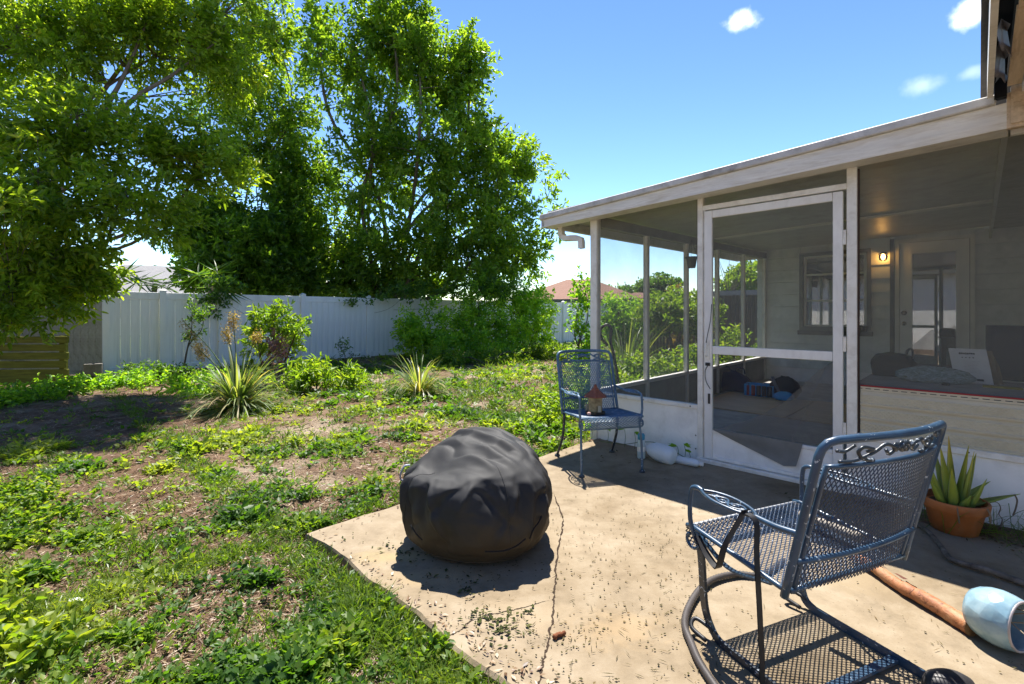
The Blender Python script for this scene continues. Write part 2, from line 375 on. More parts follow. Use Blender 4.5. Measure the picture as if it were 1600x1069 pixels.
class MB:
    """collects boxes, tubes, strips and lathes; build() links them as one mesh object"""
    def __init__(s): s.v = []; s.f = []
    def add(s, vs, fs):
        n = len(s.v); s.v.extend([tuple(p) for p in vs]); s.f.extend([tuple(i + n for i in f) for f in fs]); return s
    def box(s, x0, x1, y0, y1, z0, z1):
        vs = [(x, y, z) for z in (z0, z1) for y in (y0, y1) for x in (x0, x1)]
        return s.add(vs, [(0, 2, 3, 1), (4, 5, 7, 6), (0, 1, 5, 4), (2, 6, 7, 3), (0, 4, 6, 2), (1, 3, 7, 5)])
    def hexa(s, b, t):
        """two quads (4 corners each, same order) joined"""
        return s.add(list(b) + list(t), [(3, 2, 1, 0), (4, 5, 6, 7), (0, 1, 5, 4), (1, 2, 6, 5), (2, 3, 7, 6), (3, 0, 4, 7)])
    def bar(s, a, b, w, h, up=(0, 0, 1)):
        a, b = Vector(a), Vector(b); d = (b - a).normalized(); up = Vector(up)
        if abs(d.dot(up)) > .98: up = Vector((1, 0, 0))
        sd = d.cross(up).normalized(); u2 = sd.cross(d).normalized()
        c = [sd * (i * w / 2) + u2 * (j * h / 2) for i, j in ((-1, -1), (1, -1), (1, 1), (-1, 1))]
        return s.hexa([a + q for q in c], [b + q for q in c])
    def tube(s, pts, r, seg=8, flat=None, caps=True, closed=False):
        pts = [Vector(p) for p in pts]; n = len(pts)
        rs = r if isinstance(r, (list, tuple)) else [r] * n
        rings = []; prev = None
        for i, p in enumerate(pts):
            if closed: d = pts[(i + 1) % n] - pts[i - 1]
            else: d = pts[min(i + 1, n - 1)] - pts[max(i - 1, 0)]
            if d.length < 1e-9: d = Vector((0, 0, 1))
            d.normalize()
            if prev is None:
                ref = Vector((0, 0, 1)) if abs(d.z) < .9 else Vector((1, 0, 0))
                u = d.cross(ref).normalized()
            else:
                u = prev - d * prev.dot(d)
                u = u.normalized() if u.length > 1e-6 else d.cross(Vector((0, 0, 1))).normalized()
            prev = u; w = d.cross(u)
            ring = []
            for k in range(seg):
                a = 2 * PI * (k + .5) / seg
                cu, cw = math.cos(a) * rs[i], math.sin(a) * rs[i]
                if flat: cu *= flat[0]; cw *= flat[1]
                ring.append(p + u * cu + w * cw)
            rings.append(ring)
        base = len(s.v)
        for ring in rings: s.v.extend([tuple(q) for q in ring])
        for i in range(n if closed else n - 1):
            j = (i + 1) % n
            for k in range(seg):
                k2 = (k + 1) % seg
                s.f.append((base + i * seg + k, base + i * seg + k2, base + j * seg + k2, base + j * seg + k))
        if caps and not closed:
            s.f.append(tuple(base + k for k in range(seg))[::-1])
            s.f.append(tuple(base + (n - 1) * seg + k for k in range(seg)))
        return s
    def lathe(s, prof, seg=24, c=(0, 0, 0), mat=None):
        """prof: (radius, height) pairs"""
        base = len(s.v); c = Vector(c)
        for (r, z) in prof:
            for k in range(seg):
                a = 2 * PI * k / seg
                p = Vector((math.cos(a) * r, math.sin(a) * r, z))
                if mat is not None: p = mat @ p
                s.v.append(tuple(c + p))
        for i in range(len(prof) - 1):
            for k in range(seg):
                k2 = (k + 1) % seg
                s.f.append((base + i * seg + k, base + i * seg + k2, base + (i + 1) * seg + k2, base + (i + 1) * seg + k))
        return s
    def grid(s, pts):
        """pts: rows of points"""
        base = len(s.v); R = len(pts); C = len(pts[0])
        for row in pts: s.v.extend([tuple(p) for p in row])
        for i in range(R - 1):
            for j in range(C - 1):
                a = base + i * C + j; s.f.append((a, a + 1, a + C + 1, a + C))
        return s
    def build(s, name, mat, parent=None, smooth=False, bevel=0.0, kind=None, label=None):
        me = bpy.data.meshes.new(name); me.from_pydata(s.v, [], s.f); me.validate(); me.update()
        me.materials.append(mat)
        if smooth: me.polygons.foreach_set('use_smooth', [True] * len(me.polygons))
        o = bpy.data.objects.new(name, me); COL.objects.link(o)
        if parent is not None: o.parent = parent
        if bevel:
            bv = o.modifiers.new('bevel', 'BEVEL'); bv.width = bevel; bv.segments = 1; bv.limit_method = 'ANGLE'
        if kind: o['kind'] = kind
        if label: o['label'] = label
        return o
def share(o, loc, rot=None, parent=None, scale=None):
    c = o.copy(); COL.objects.link(c); c.location = loc
    if rot: c.rotation_euler = rot
    if scale: c.scale = scale
    c.parent = parent if parent else o.parent
    return c
def auto_smooth(o, ang=40):
    o.data.polygons.foreach_set('use_smooth', [True] * len(o.data.polygons))
    try:
        o.data.set_sharp_from_angle(angle=math.radians(ang))
    except Exception: pass
    return o
def crv(pts, n=8):
    """Catmull-Rom through points"""
    P = [Vector(p) for p in pts]; out = []
    for i in range(len(P) - 1):
        a = P[i - 1] if i else P[0] * 2 - P[1]; b = P[i]; c = P[i + 1]; d = P[i + 2] if i + 2 < len(P) else P[-1] * 2 - P[-2]
        for k in range(n):
            t = k / n
            out.append(.5 * ((2 * b) + (c - a) * t + (2 * a - 5 * b + 4 * c - d) * t * t + (3 * b - a - 3 * c + d) * t ** 3))
    out.append(P[-1]); return out

def mesh_np(name, verts, nper, faces_local, mat, parent=None, tint=None, kind=None):
    """many equal small pieces: verts (n, nper, 3), faces_local list of index tuples (all same length)"""
    n = verts.shape[0]; fl = np.array(faces_local); k = fl.shape[1]
    faces = (fl[None] + (np.arange(n) * nper)[:, None, None]).reshape(-1)
    nf = n * fl.shape[0]
    me = bpy.data.meshes.new(name)
    me.vertices.add(n * nper); me.vertices.foreach_set('co', verts.reshape(-1).astype(np.float32))
    me.loops.add(nf * k); me.loops.foreach_set('vertex_index', faces.astype(np.int32))
    me.polygons.add(nf); me.polygons.foreach_set('loop_start', (np.arange(nf) * k).astype(np.int32))
    me.polygons.foreach_set('loop_total', np.full(nf, k, np.int32))
    me.update(calc_edges=True)
    if tint is not None:
        a = me.attributes.new('tint', 'FLOAT', 'POINT'); a.data.foreach_set('value', np.repeat(tint, nper).astype(np.float32))
    me.materials.append(mat)
    o = bpy.data.objects.new(name, me); COL.objects.link(o)
    if parent is not None: o.parent = parent
    if kind: o['kind'] = kind
    return o
def norm(a):
    return a / np.maximum(np.linalg.norm(a, axis=-1, keepdims=True), 1e-9)
LEAF_F = [(0, 1, 2), (0, 2, 3)]
def leaf_mesh(name, c, d, L, Wd, mat, parent=None, tint=None, roll=None, fold=.25, kind=None, shape='oval', up=None, flat=.8):
    """leaves starting at c pointing along d; L, Wd lengths and widths"""
    n = len(c); d = norm(d)
    if up is None:
        up = np.zeros((n, 3)); up[:, 2] = 1; up += RNG.normal(0, flat, (n, 3))
    s = norm(np.cross(d, up)); u = np.cross(s, d)
    L = np.broadcast_to(L, n)[:, None]; Wd = np.broadcast_to(Wd, n)[:, None]
    if tint is None: tint = RNG.random(n)
    if shape == 'oval':       # 6 points, folded along the midrib
        bend = -.12 * L * u
        v = np.stack([c, c + d * L * .3 + s * Wd * .46 + u * Wd * fold, c + d * L * .72 + s * Wd * .36 + u * Wd * fold + bend * .5,
                      c + d * L + bend, c + d * L * .72 - s * Wd * .36 + u * Wd * fold + bend * .5, c + d * L * .3 - s * Wd * .46 + u * Wd * fold], 1)
        return mesh_np(name, v, 6, [(0, 1, 2, 3), (0, 3, 4, 5)], mat, parent, tint, kind)
    if shape == 'diamond':
        v = np.stack([c, c + d * L * .45 + s * Wd * .5 + u * Wd * fold, c + d * L, c + d * L * .45 - s * Wd * .5 + u * Wd * fold], 1)
        return mesh_np(name, v, 4, LEAF_F, mat, parent, tint, kind)
    if shape == 'blade':      # grass: curved, 3 cross sections
        dr = np.zeros((n, 3)); dr[:, 2] = -1
        p1 = c + d * L * .55; p2 = c + d * L * .9 + dr * L * .22 * RNG.random((n, 1)) + (d * [1, 1, 0]) * L * .2
        v = np.stack([c - s * Wd * .4, c + s * Wd * .4, p1 + s * Wd * .5, p1 - s * Wd * .5, p2], 1)
        return mesh_np(name, v, 5, [(0, 1, 2), (0, 2, 3), (3, 2, 4)], mat, parent, tint, kind)

# ------------------------------------------------------------------ ground, patio, porch floor
def gh(x, y):
    x = np.asarray(x, float); y = np.asarray(y, float)
    t = (x - P0.x) * UX + (y - P0.y) * UY; v = -(x - P0.x) * UY + (y - P0.y) * UX
    d = np.hypot(np.maximum(-1.05 - t, 0), np.maximum(np.maximum(-2.8 - v, v - 5.3), 0))
    base = -.035 - .085 * smooth(.5, 9, d)
    n = (fbm(x * 1.3, y * 1.3, 3, 4) - .5) * .09 * smooth(.05, 1.2, d) + (fbm(x * 9, y * 9, 5, 2) - .5) * .025
    inside = (t > -1.1) & (v > -2.82) & (v < 6) & (t < 9)
    return np.where(inside, -.14, base + n)
def make_ground():
    def axis(segs):
        out = []
        for a, b, n in segs: out += list(np.linspace(a, b, n, endpoint=False))
        return np.array(out + [segs[-1][1]])
    xs = axis([(-400, -40, 14), (-40, -12, 24), (-12, -4, 70), (-4, 2.2, 130), (2.2, 12, 50), (12, 40, 20), (40, 400, 14)])
    ys = axis([(-300, -20, 12), (-20, 0, 20), (0, 1, 10), (1, 6, 120), (6, 14, 70), (14, 30, 40), (30, 60, 14), (60, 600, 16)])
    X, Y = np.meshgrid(xs, ys); Z = gh(X, Y)
    v = np.stack([X, Y, Z], -1).reshape(-1, 3); R, C = X.shape
    idx = np.arange(R * C).reshape(R, C)
    f = np.stack([idx[:-1, :-1], idx[:-1, 1:], idx[1:, 1:], idx[1:, :-1]], -1).reshape(-1)
    me = bpy.data.meshes.new('ground'); nf = (R - 1) * (C - 1)
    me.vertices.add(len(v)); me.vertices.foreach_set('co', v.reshape(-1).astype(np.float32))
    me.loops.add(nf * 4); me.loops.foreach_set('vertex_index', f.astype(np.int32))
    me.polygons.add(nf); me.polygons.foreach_set('loop_start', (np.arange(nf) * 4).astype(np.int32)); me.polygons.foreach_set('loop_total', np.full(nf, 4, np.int32))
    me.polygons.foreach_set('use_smooth', [True] * nf)
    me.update(calc_edges=True); me.materials.append(M['soil'])
    o = bpy.data.objects.new('ground', me); COL.objects.link(o); o['kind'] = 'structure'; o['label'] = 'bare brown and sandy soil of the yard'
make_ground()

def edge_wobble(a, b, n, amp, seed):
    a, b = Vector(a), Vector(b); d = (b - a); s = Vector((-d.y, d.x, 0)).normalized(); out = []
    L = d.length
    for i in range(n):
        k = i / n
        w = (float(fbm(k * L * 3, seed, seed, 4)) - .5) * amp * 2
        out.append(a + d * k + s * w)
    return out
def make_patio():
    A, B, Cc, D = W(-1.05, -2.8), W(3.7, -2.8), W(3.7, 0.0), W(-1.05, 0.0)
    ring = edge_wobble(D, A, 70, .03, 1) + edge_wobble(A, B, 110, .035, 2) + [B, Cc]
    n = len(ring); mb = MB()
    vs = [(p.x, p.y, 0.0) for p in ring] + [(p.x, p.y, -.012) for p in ring] + [(p.x, p.y, -.13) for p in ring]
    cen = sum(ring, Vector()) / n
    ins = [p + (cen - p).normalized() * .012 for p in ring]
    for i in range(n): vs[i] = (ins[i].x, ins[i].y, 0.0)
    mb.add(vs, [tuple(range(n))] + [(i + n * j, i + n * (j + 1), (i + 1) % n + n * (j + 1), (i + 1) % n + n * j) for j in (0, 1) for i in range(n)])
    o = mb.build('patio', M['concrete'], kind='structure', label='sunlit tan concrete patio slab with cracks')
    # cracks, filled with dark soil
    mk = mat_simple('crack_soil', (.05, .035, .025), .95, .1)
    def crack(px_pts, w, seed, name='crack'):
        pts = crv([on_ground(a, b) for a, b in px_pts], 22)
        c = MB(); L = []; R = []
        rnd = random.Random(seed)
        off = Vector((0, 0, 0))
        for i, p in enumerate(pts):
            d = (pts[min(i + 1, len(pts) - 1)] - pts[max(i - 1, 0)]).normalized(); s = Vector((-d.y, d.x, 0))
            off = off * .8 + s * rnd.uniform(-.0035, .0035) + d * rnd.uniform(-.001, .001)
            ww = w * (.35 + 1.1 * rnd.random()) * min(1, (i + 1) / 10, (len(pts) - i) / 10)
            q = p + off + Vector((0, 0, .0012)); L.append(q + s * ww); R.append(q - s * ww)
        c.grid([L, R]); return c.build(name, mk, o, kind='stuff')
    crack([(866, 770), (878, 812), (874, 850), (868, 905), (866, 950), (858, 1000), (846, 1045), (832, 1100), (820, 1180)], .0042, 3)
    crack([(655, 1018), (680, 998), (712, 990), (740, 970), (790, 955), (860, 940)], .0024, 5)
    crack([(872, 1165), (770, 1075), (765, 1040), (775, 1000)], .0012, 8)
make_patio()

pf = MB()
q = [W(-1.05, .03), W(3.7, .03), W(3.7, 5.15), W(-1.05, 5.15)]
pf.hexa([(p.x, p.y, -.12) for p in q], [(p.x, p.y, .075) for p in q])
pf.build('porch_floor', M['porch_floor'], kind='structure', label='grey concrete floor of the screened porch')

# ------------------------------------------------------------------ screened porch
porch = thing('screened_porch', 'white framed screened porch with low knee walls and sloping pan roof', 'porch', W(0, 0), RZ_HOUSE)
def ceil_z(t, v): return 2.19 + .03 * (t + 1.08) + .02 * v
def fas_bot(t): return 2.083 + .036 * (t + 1.56)
def fas_top(t): return 2.212 + .056 * (t + 1.56)
ALU, WP_ = M['aluminium'], M['white_paint']
def P(mb, name, mat, parent=None, **k): return mb.build(name, mat, parent or porch, **k)
# front posts
P(MB().box(-1.118, -1.045, -.03, .045, -.02, ceil_z(-1.08, 0)), 'corner_post', ALU, bevel=.004)
P(MB().box(-.062, -.018, -.022, .03, 0, ceil_z(-.04, 0)), 'post', ALU, bevel=.003)
P(MB().box(-.014, -.004, -.012, .03, 0, 2.06), 'door_jamb', ALU)
P(MB().box(.956, 1.014, -.022, .03, 0, ceil_z(1, 0)), 'post', ALU, bevel=.003)
P(MB().box(2.35, 2.4, -.022, .03, 0, ceil_z(2.4, 0)), 'post', ALU, bevel=.003)
P(MB().box(3.6, 3.68, -.022, .045, 0, 2.3), 'post', ALU, bevel=.003)
P(MB().box(-.018, .956, -.02, .028, 2.045, 2.085), 'header_rail', ALU, bevel=.003)
# dark spline lines beside posts
for (a, b) in ((-.070, -.0622), (1.0145, 1.024)):
    P(MB().box(a, b, -.008, .012, .45 if a < 0 else .41, 2.17), 'spline_strip', mat_simple('spline', (.07, .045, .035), .7, .2))
# top rails under the ceiling (follow the slope)
def sloped(mb, t0, t1, v0, v1, zb0, zb1, zt0, zt1):
    return mb.hexa([(t0, v0, zb0), (t1, v0, zb1), (t1, v1, zb1), (t0, v1, zb0)], [(t0, v0, zt0), (t1, v0, zt1), (t1, v1, zt1), (t0, v1, zt0)])
P(sloped(MB(), -1.045, 1.71, -.018, .028, fas_bot(-1.045) + .02, fas_bot(1.71) + .012, fas_bot(-1.045) + .07, fas_bot(1.71) + .06), 'top_rail', ALU)
P(MB().box(1.72, 3.6, -.018, .028, 2.21, 2.26), 'top_rail', ALU)
# knee walls: front left bay, front right bays, left side
P(MB().box(-1.045, -.062, -.012, .012, .0, .418), 'knee_panel', M['white_panel'])
P(MB().box(-1.045, -.062, -.026, .03, .42, .455), 'sill_rail', ALU, bevel=.003)
P(MB().box(1.014, 2.35, -.012, .012, .0, .372), 'knee_panel', M['white_panel'])
P(MB().box(1.014, 2.35, -.028, .03, .374, .412), 'sill_rail', ALU, bevel=.003)
P(MB().box(2.4, 3.6, -.012, .012, .0, .372), 'knee_panel', M['white_panel'])
P(MB().box(2.4, 3.6, -.028, .03, .374, .412), 'sill_rail', ALU, bevel=.003)
for (t, z) in ((-.55, .437), (-.12, .437), (-.08, .2), (-.08, .09), (1.55, .393)):
    P(MB().lathe([(0, .004), (.005, .003), (.006, 0)], 8, (t, -.026 if z > .3 else -.0125, z), Matrix.Rotation(PI / 2, 3, 'X')), 'screw', M['black_iron'])
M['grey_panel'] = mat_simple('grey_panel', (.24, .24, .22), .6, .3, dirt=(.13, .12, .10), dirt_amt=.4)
side_v = [1.0, 2.02, 3.02, 4.07, 5.1]
vlast = .045
for v in side_v:
    P(MB().box(-1.105, -1.052, v - .025, v + .025, .075, ceil_z(-1.08, v) - .06), 'side_post', ALU, bevel=.003)
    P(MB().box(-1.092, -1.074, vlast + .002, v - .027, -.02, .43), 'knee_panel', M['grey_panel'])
    P(MB().box(-1.11, -1.05, vlast + .002, v - .027, .432, .468), 'sill_rail', ALU)
    vlast = v + .025
# side beam
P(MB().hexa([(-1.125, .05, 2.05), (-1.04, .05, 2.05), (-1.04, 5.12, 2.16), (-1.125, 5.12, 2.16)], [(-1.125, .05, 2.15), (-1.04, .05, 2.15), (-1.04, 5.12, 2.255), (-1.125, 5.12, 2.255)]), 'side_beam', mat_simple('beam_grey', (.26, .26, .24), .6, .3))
# outer eave on the left with its soffit strip
P(MB().hexa([(-1.60, -.2, 2.085), (-1.555, -.2, 2.085), (-1.555, 5.3, 2.162), (-1.60, 5.3, 2.162)], [(-1.60, -.2, 2.215), (-1.555, -.2, 2.215), (-1.555, 5.3, 2.30), (-1.60, 5.3, 2.30)]), 'eave_board', M['gutter'], bevel=.004)
P(MB().hexa([(-1.60, 5.25, 2.162), (-1.60, 5.30, 2.162), (-1.09, 5.30, 2.18), (-1.09, 5.25, 2.18)], [(-1.60, 5.25, 2.30), (-1.60, 5.30, 2.30), (-1.09, 5.30, 2.31), (-1.09, 5.25, 2.31)]), 'eave_board', M['gutter'])
# roof pans (seen from below as the ceiling, seams between)
nP = 18; vv = np.linspace(-.16, 5.25, nP + 1)
for i in range(nP):
    a, b = vv[i] + .003, vv[i + 1] - .003
    mb = MB(); t0, t1 = -1.553, 1.71
    mb.hexa([(t0, a, ceil_z(t0, a)), (t1, a, ceil_z(t1, a)), (t1, b, ceil_z(t1, b)), (t0, b, ceil_z(t0, b))],
            [(t0, a, ceil_z(t0, a) + .045), (t1, a, ceil_z(t1, a) + .045), (t1, b, ceil_z(t1, b) + .045), (t0, b, ceil_z(t0, b) + .045)])
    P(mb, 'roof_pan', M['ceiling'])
# roof skin over the pans
mb = MB()
def rf(t, v): return ceil_z(t, v) + .05
mb.hexa([(-1.553, -.16, rf(-1.553, -.16)), (1.75, -.16, rf(1.75, -.16)), (1.75, 5.3, rf(1.75, 5.3)), (-1.553, 5.3, rf(-1.553, 5.3))],
        [(-1.553, -.16, rf(-1.553, -.16) + .02), (1.75, -.16, rf(1.75, -.16) + .02), (1.75, 5.3, rf(1.75, 5.3) + .02), (-1.553, 5.3, rf(-1.553, 5.3) + .02)])
P(mb, 'roof_skin', M['roof_edge'])
# ceiling battens along the seam
for (va, ta, tb) in ((2.72, -1.0, 1.69), ):
    z0, z1 = ceil_z(ta, va) - .022, ceil_z(tb, va) - .022
    P(MB().hexa([(ta, va, z0), (tb, va, z1), (tb, va + .1, z1), (ta, va + .1, z0)], [(ta, va, z0 + .019), (tb, va, z1 + .019), (tb, va + .1, z1 + .019), (ta, va + .1, z0 + .019)]), 'batten', M['trim'])
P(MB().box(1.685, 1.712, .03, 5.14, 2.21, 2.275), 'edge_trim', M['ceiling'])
# front fascia: main board, drip lip, top metal edge
def fas(ta, tb, v0, v1, fb, ft): return sloped(MB(), ta, tb, v0, v1, fb(ta), fb(tb), ft(ta), ft(tb))
P(fas(-1.60, 1.70, -.20, -.165, fas_bot, lambda t: fas_top(t) - .055), 'fascia_board', M['fascia'])
P(fas(-1.61, 1.66, -.222, -.163, lambda t: fas_top(t) - .053, fas_top), 'drip_edge', M['roof_edge'], bevel=.006)
P(fas(-1.60, 1.70, -.163, -.035, lambda t: fas_bot(t) + .004, lambda t: fas_bot(t) + .016), 'soffit_strip', M['gutter'])
# screens
def scr(mb, name='screen', op='screen_a', parent=None): return P(mb, name, M[op], parent)
M['screen_a'] = mat_screen('screen_a', .34, (.24, .24, .205))
M['screen_b'] = mat_screen('screen_b', .22, (.20, .20, .19))
M['screen_flap'] = mat_screen('screen_flap', .60, (.13, .13, .125))
def quad(t0, t1, v, z0, z1, zt1=None): return MB().add([(t0, v, z0), (t1, v, z0), (t1, v, zt1 or z1), (t0, v, z1)], [(0, 1, 2, 3)])
scr(quad(-1.045, -.062, .004, .455, fas_bot(-1.045) + .03, fas_bot(-.06) + .03))
scr(quad(-.018, .956, .004, 2.085, fas_bot(-.018) + .03, fas_bot(.956) + .03))
scr(quad(1.014, 2.35, .016, .412, 2.2, 2.23))
scr(quad(2.4, 3.6, .016, .412, 2.23))
vl = .045
for v in side_v:
    P(MB().add([(-1.08, vl, .468), (-1.08, v - .025, .468), (-1.08, v - .025, 2.1 + .02 * v), (-1.08, vl, 2.05 + .02 * vl)], [(0, 1, 2, 3)]), 'screen', M['screen_b']); vl = v + .025

# screen door
dr = MB()
x0, x1 = .0, .936
dr.box(x0, x0 + .058, -.026, .006, .035, 2.035); dr.box(x1 - .058, x1, -.026, .006, .035, 2.035)
dr.box(x0 + .06, x1 - .06, -.024, .004, 1.975, 2.035); dr.box(x0 + .06, x1 - .06, -.024, .004, .88, .945)
dr.box(x0 + .06, x1 - .06, -.024, .004, .245, .272); dr.box(x0 + .06, x1 - .06, -.024, .004, .035, .062)
door = P(dr, 'screen_door', WP_, bevel=.003)
P(MB().add([(x0 + .058, -.01, .945), (x1 - .058, -.01, .945), (x1 - .058, -.01, 1.975), (x0 + .058, -.01, 1.975)], [(0, 1, 2, 3)]), 'upper_screen', M['screen_a'], door)
P(MB().box(x0 + .06, x1 - .06, -.016, -.006, .0625, .2445), 'kick_panel', M['white_panel'], door)
# loose lower screen: hangs from the upper right corner, edge sagging to the lower left, corner spilling out over the kick panel
edge = [(.872, .874), (.80, .815), (.70, .70), (.58, .565), (.44, .455), (.28, .365), (.13, .305), (.062, .285)]
top = [(.878, .874), (.878, .82), (.878, .74), (.878, .66), (.878, .55), (.878, .45), (.878, .36), (.878, .285)]
rows = []
for k, ((ta, za), (tb, zb)) in enumerate(zip(edge, top)):
    rows.append([Vector((ta + (tb - ta) * j / 8, -.013 - .006 * math.sin(j * 1.3 + k), za + (zb - za) * j / 8)) for j in range(9)])
P(MB().grid(rows), 'torn_screen', M['screen_flap'], door, smooth=True)
P(MB().add([(x0 + .058, -.004, .272), (.62, -.004, .272), (.85, -.004, .88), (x0 + .058, -.004, .88)], [(0, 1, 2, 3)]), 'lower_screen', mat_screen('screen_c', .16, (.2, .2, .2)), door)
fl_top = [(.065, .283), (.20, .283), (.34, .283), (.46, .283), (.58, .283), (.70, .283)]
fl_bot = [(.075, .270), (.20, .225), (.34, .178), (.46, .140), (.58, .100), (.66, .115)]
rows = [[Vector((a + (c - a) * j / 5, -.032 - .008 * math.sin(j * .9 + i * .6) * j / 5, b + (d - b) * j / 5)) for j in range(6)] for i, ((a, b), (c, d)) in enumerate(zip(fl_top, fl_bot))]
fm = mat_simple('screen_cloth', (.20, .20, .19), .7, .3)
P(MB().grid(rows), 'torn_screen', fm, door, smooth=True)
P(MB().tube([(x0 + .02, -.03, .96), (x0 + .02, -.06, .95), (x0 + .02, -.06, .87), (x0 + .02, -.03, .86)], .007, 8), 'handle', WP_, door)
P(MB().box(x0 + .006, x0 + .04, -.034, -.026, .83, .99), 'latch_plate', M['aluminium'], door)
P(MB().tube(crv([(x0 + .06, -.035, 1.28), (x0 + .052, -.04, 1.15), (x0 + .03, -.045, 1.03), (x0 + .018, -.04, .97)], 6), .003, 5), 'wire', M['black_iron'], door)
P(MB().tube(crv([(x0 + .012, -.04, .80), (x0 + .035, -.05, .79), (x0 + .012, -.045, .74), (x0 + .02, -.045, .66), (x0 + .052, -.04, .60)], 6), .0035, 5), 'wire', M['black_iron'], door)
P(MB().box(x0 + .01, x0 + .045, -.036, -.027, .785, .81), 'latch', M['black_iron'], door)
P(MB().box(x0 + .03, x0 + .045, -.036, -.027, .48, .56), 'latch', M['black_iron'], door)
for z in (1.72, 1.0, .42): P(MB().box(x1 + .001, x1 + .018, -.03, -.012, z - .05, z + .05), 'hinge', M['aluminium'], door)
P(MB().box(-.06, .98, -.055, .03, .0, .03), 'threshold', ALU, bevel=.003)

# down pipe elbow under the eave
ds = thing('downspout_elbow', 'short white gutter elbow hanging under the porch eave beside the corner post', 'downspout', W(-1.45, -.02), RZ_HOUSE)
pts = crv([(-.03, .0, 2.12), (-.03, 0, 2.03), (.02, -.01, 1.975), (.12, -.01, 1.965), (.19, -.01, 1.955), (.225, -.01, 1.93), (.23, -.01, 1.85)], 6)
MB().tube(pts, .042, 4, flat=(1, .8), caps=False).build('elbow', M['gutter'], ds)
for q in (8, 20, 28): MB().tube([pts[q], pts[q + 1]], .046, 4, flat=(1, .8)).build('seam_band', M['gutter'], ds)

# ------------------------------------------------------------------ house behind and beside the porch
house = thing('house', 'house wall of pale grey lap siding with window, glazed door and weathered eave', 'house', W(0, 0), RZ_HOUSE)
VB = 5.15
def H(mb, name, mat, parent=None, **k): return mb.build(name, mat, parent or house, **k)
win = (-.54, .42, .93, 2.20); dor = (.70, 1.555, .15, 2.29)
z = .30; course = .205; zi = 0
H(MB().box(-1.05, .70, VB - .005, VB + .02, .05, .298), 'lower_board', M['white_panel'])
H(MB().box(1.555, 6, VB - .005, VB + .02, .05, .298), 'lower_board', M['white_panel'])
while z < 2.75:
    zt = z + course - .007
    cuts = []
    if zt > win[2] and z < win[3]: cuts.append((win[0], win[1]))
    if zt > dor[2] and z < dor[3]: cuts.append((dor[0], dor[1]))
    segs = []; cur = -1.2
    for a, b in sorted(cuts): segs.append((cur, a)); cur = b
    segs.append((cur, 6.0))
    for a, b in segs:
        H(MB().hexa([(a, VB - .028, z), (b, VB - .028, z), (b, VB + .02, z), (a, VB + .02, z)], [(a, VB - .003, zt), (b, VB - .003, zt), (b, VB + .02, zt), (a, VB + .02, zt)]), 'siding_board', M['siding'])
    z += course
# wall core with openings, dark rooms behind
wc = MB(); y0, y1 = VB + .022, VB + .16
wc.box(-1.2, win[0], y0, y1, 0, 2.8); wc.box(win[0], win[1], y0, y1, 0, win[2]); wc.box(win[0], win[1], y0, y1, win[3], 2.8)
wc.box(win[1], dor[0], y0, y1, 0, 2.8); wc.box(dor[0], dor[1], y0, y1, dor[3], 2.8); wc.box(dor[1], 6, y0, y1, 0, 2.8)
wc.box(dor[0], dor[1], y0, y1, 0, .148)
H(wc, 'wall', M['siding'])
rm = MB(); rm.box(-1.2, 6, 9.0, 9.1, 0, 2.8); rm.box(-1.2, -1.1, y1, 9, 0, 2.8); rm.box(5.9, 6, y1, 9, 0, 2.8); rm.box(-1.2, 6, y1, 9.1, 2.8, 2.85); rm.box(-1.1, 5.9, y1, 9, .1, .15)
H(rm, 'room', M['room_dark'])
# window
w0, w1, wz0, wz1 = win
wf = MB(); F_ = .055
wf.box(w0, w0 + F_, VB - .05, VB + .03, wz0, wz1).box(w1 - F_, w1, VB - .05, VB + .03, wz0, wz1)
wf.box(w0 + F_, w1 - F_, VB - .048, VB + .03, wz1 - F_, wz1).box(w0 + F_, w1 - F_, VB - .06, VB + .03, wz0, wz0 + F_ * 1.2)
wfo = H(wf, 'window', mat_simple('window_trim', (.22, .215, .19), .6, .3))
sash = MB(); a0, a1, s0, s1 = w0 + F_ + .002, w1 - F_ - .002, wz0 + F_ * 1.2 + .002, wz1 - F_ - .002
sash.box(a0, a0 + .035, VB - .02, VB + .02, s0, s1).box(a1 - .035, a1, VB - .02, VB + .02, s0, s1)
for zz in (s0, s0 + (s1 - s0) * .35, s0 + (s1 - s0) * .72, s1 - .03): sash.box(a0 + .036, a1 - .036, VB - .018, VB + .018, zz, zz + .03)
H(sash, 'sash', M['trim'], wfo)
M['glass'] = mat_glass('glass', .30)
zz = [s0 + .03, s0 + (s1 - s0) * .35, s0 + (s1 - s0) * .35 + .03, s0 + (s1 - s0) * .72, s0 + (s1 - s0) * .72 + .03, s1 - .03]
for k in range(3):
    H(MB().box(a0 + .036, a1 - .036, VB - .002, VB + .002, zz[2 * k], zz[2 * k + 1]), 'pane', M['glass'], wfo)
H(MB().box(w0 - .02, w1 + .02, VB - .075, VB - .02, wz0 - .07, wz0 - .002), 'window_sill', mat_simple('sill_dark', (.17, .165, .15), .6, .3), wfo)
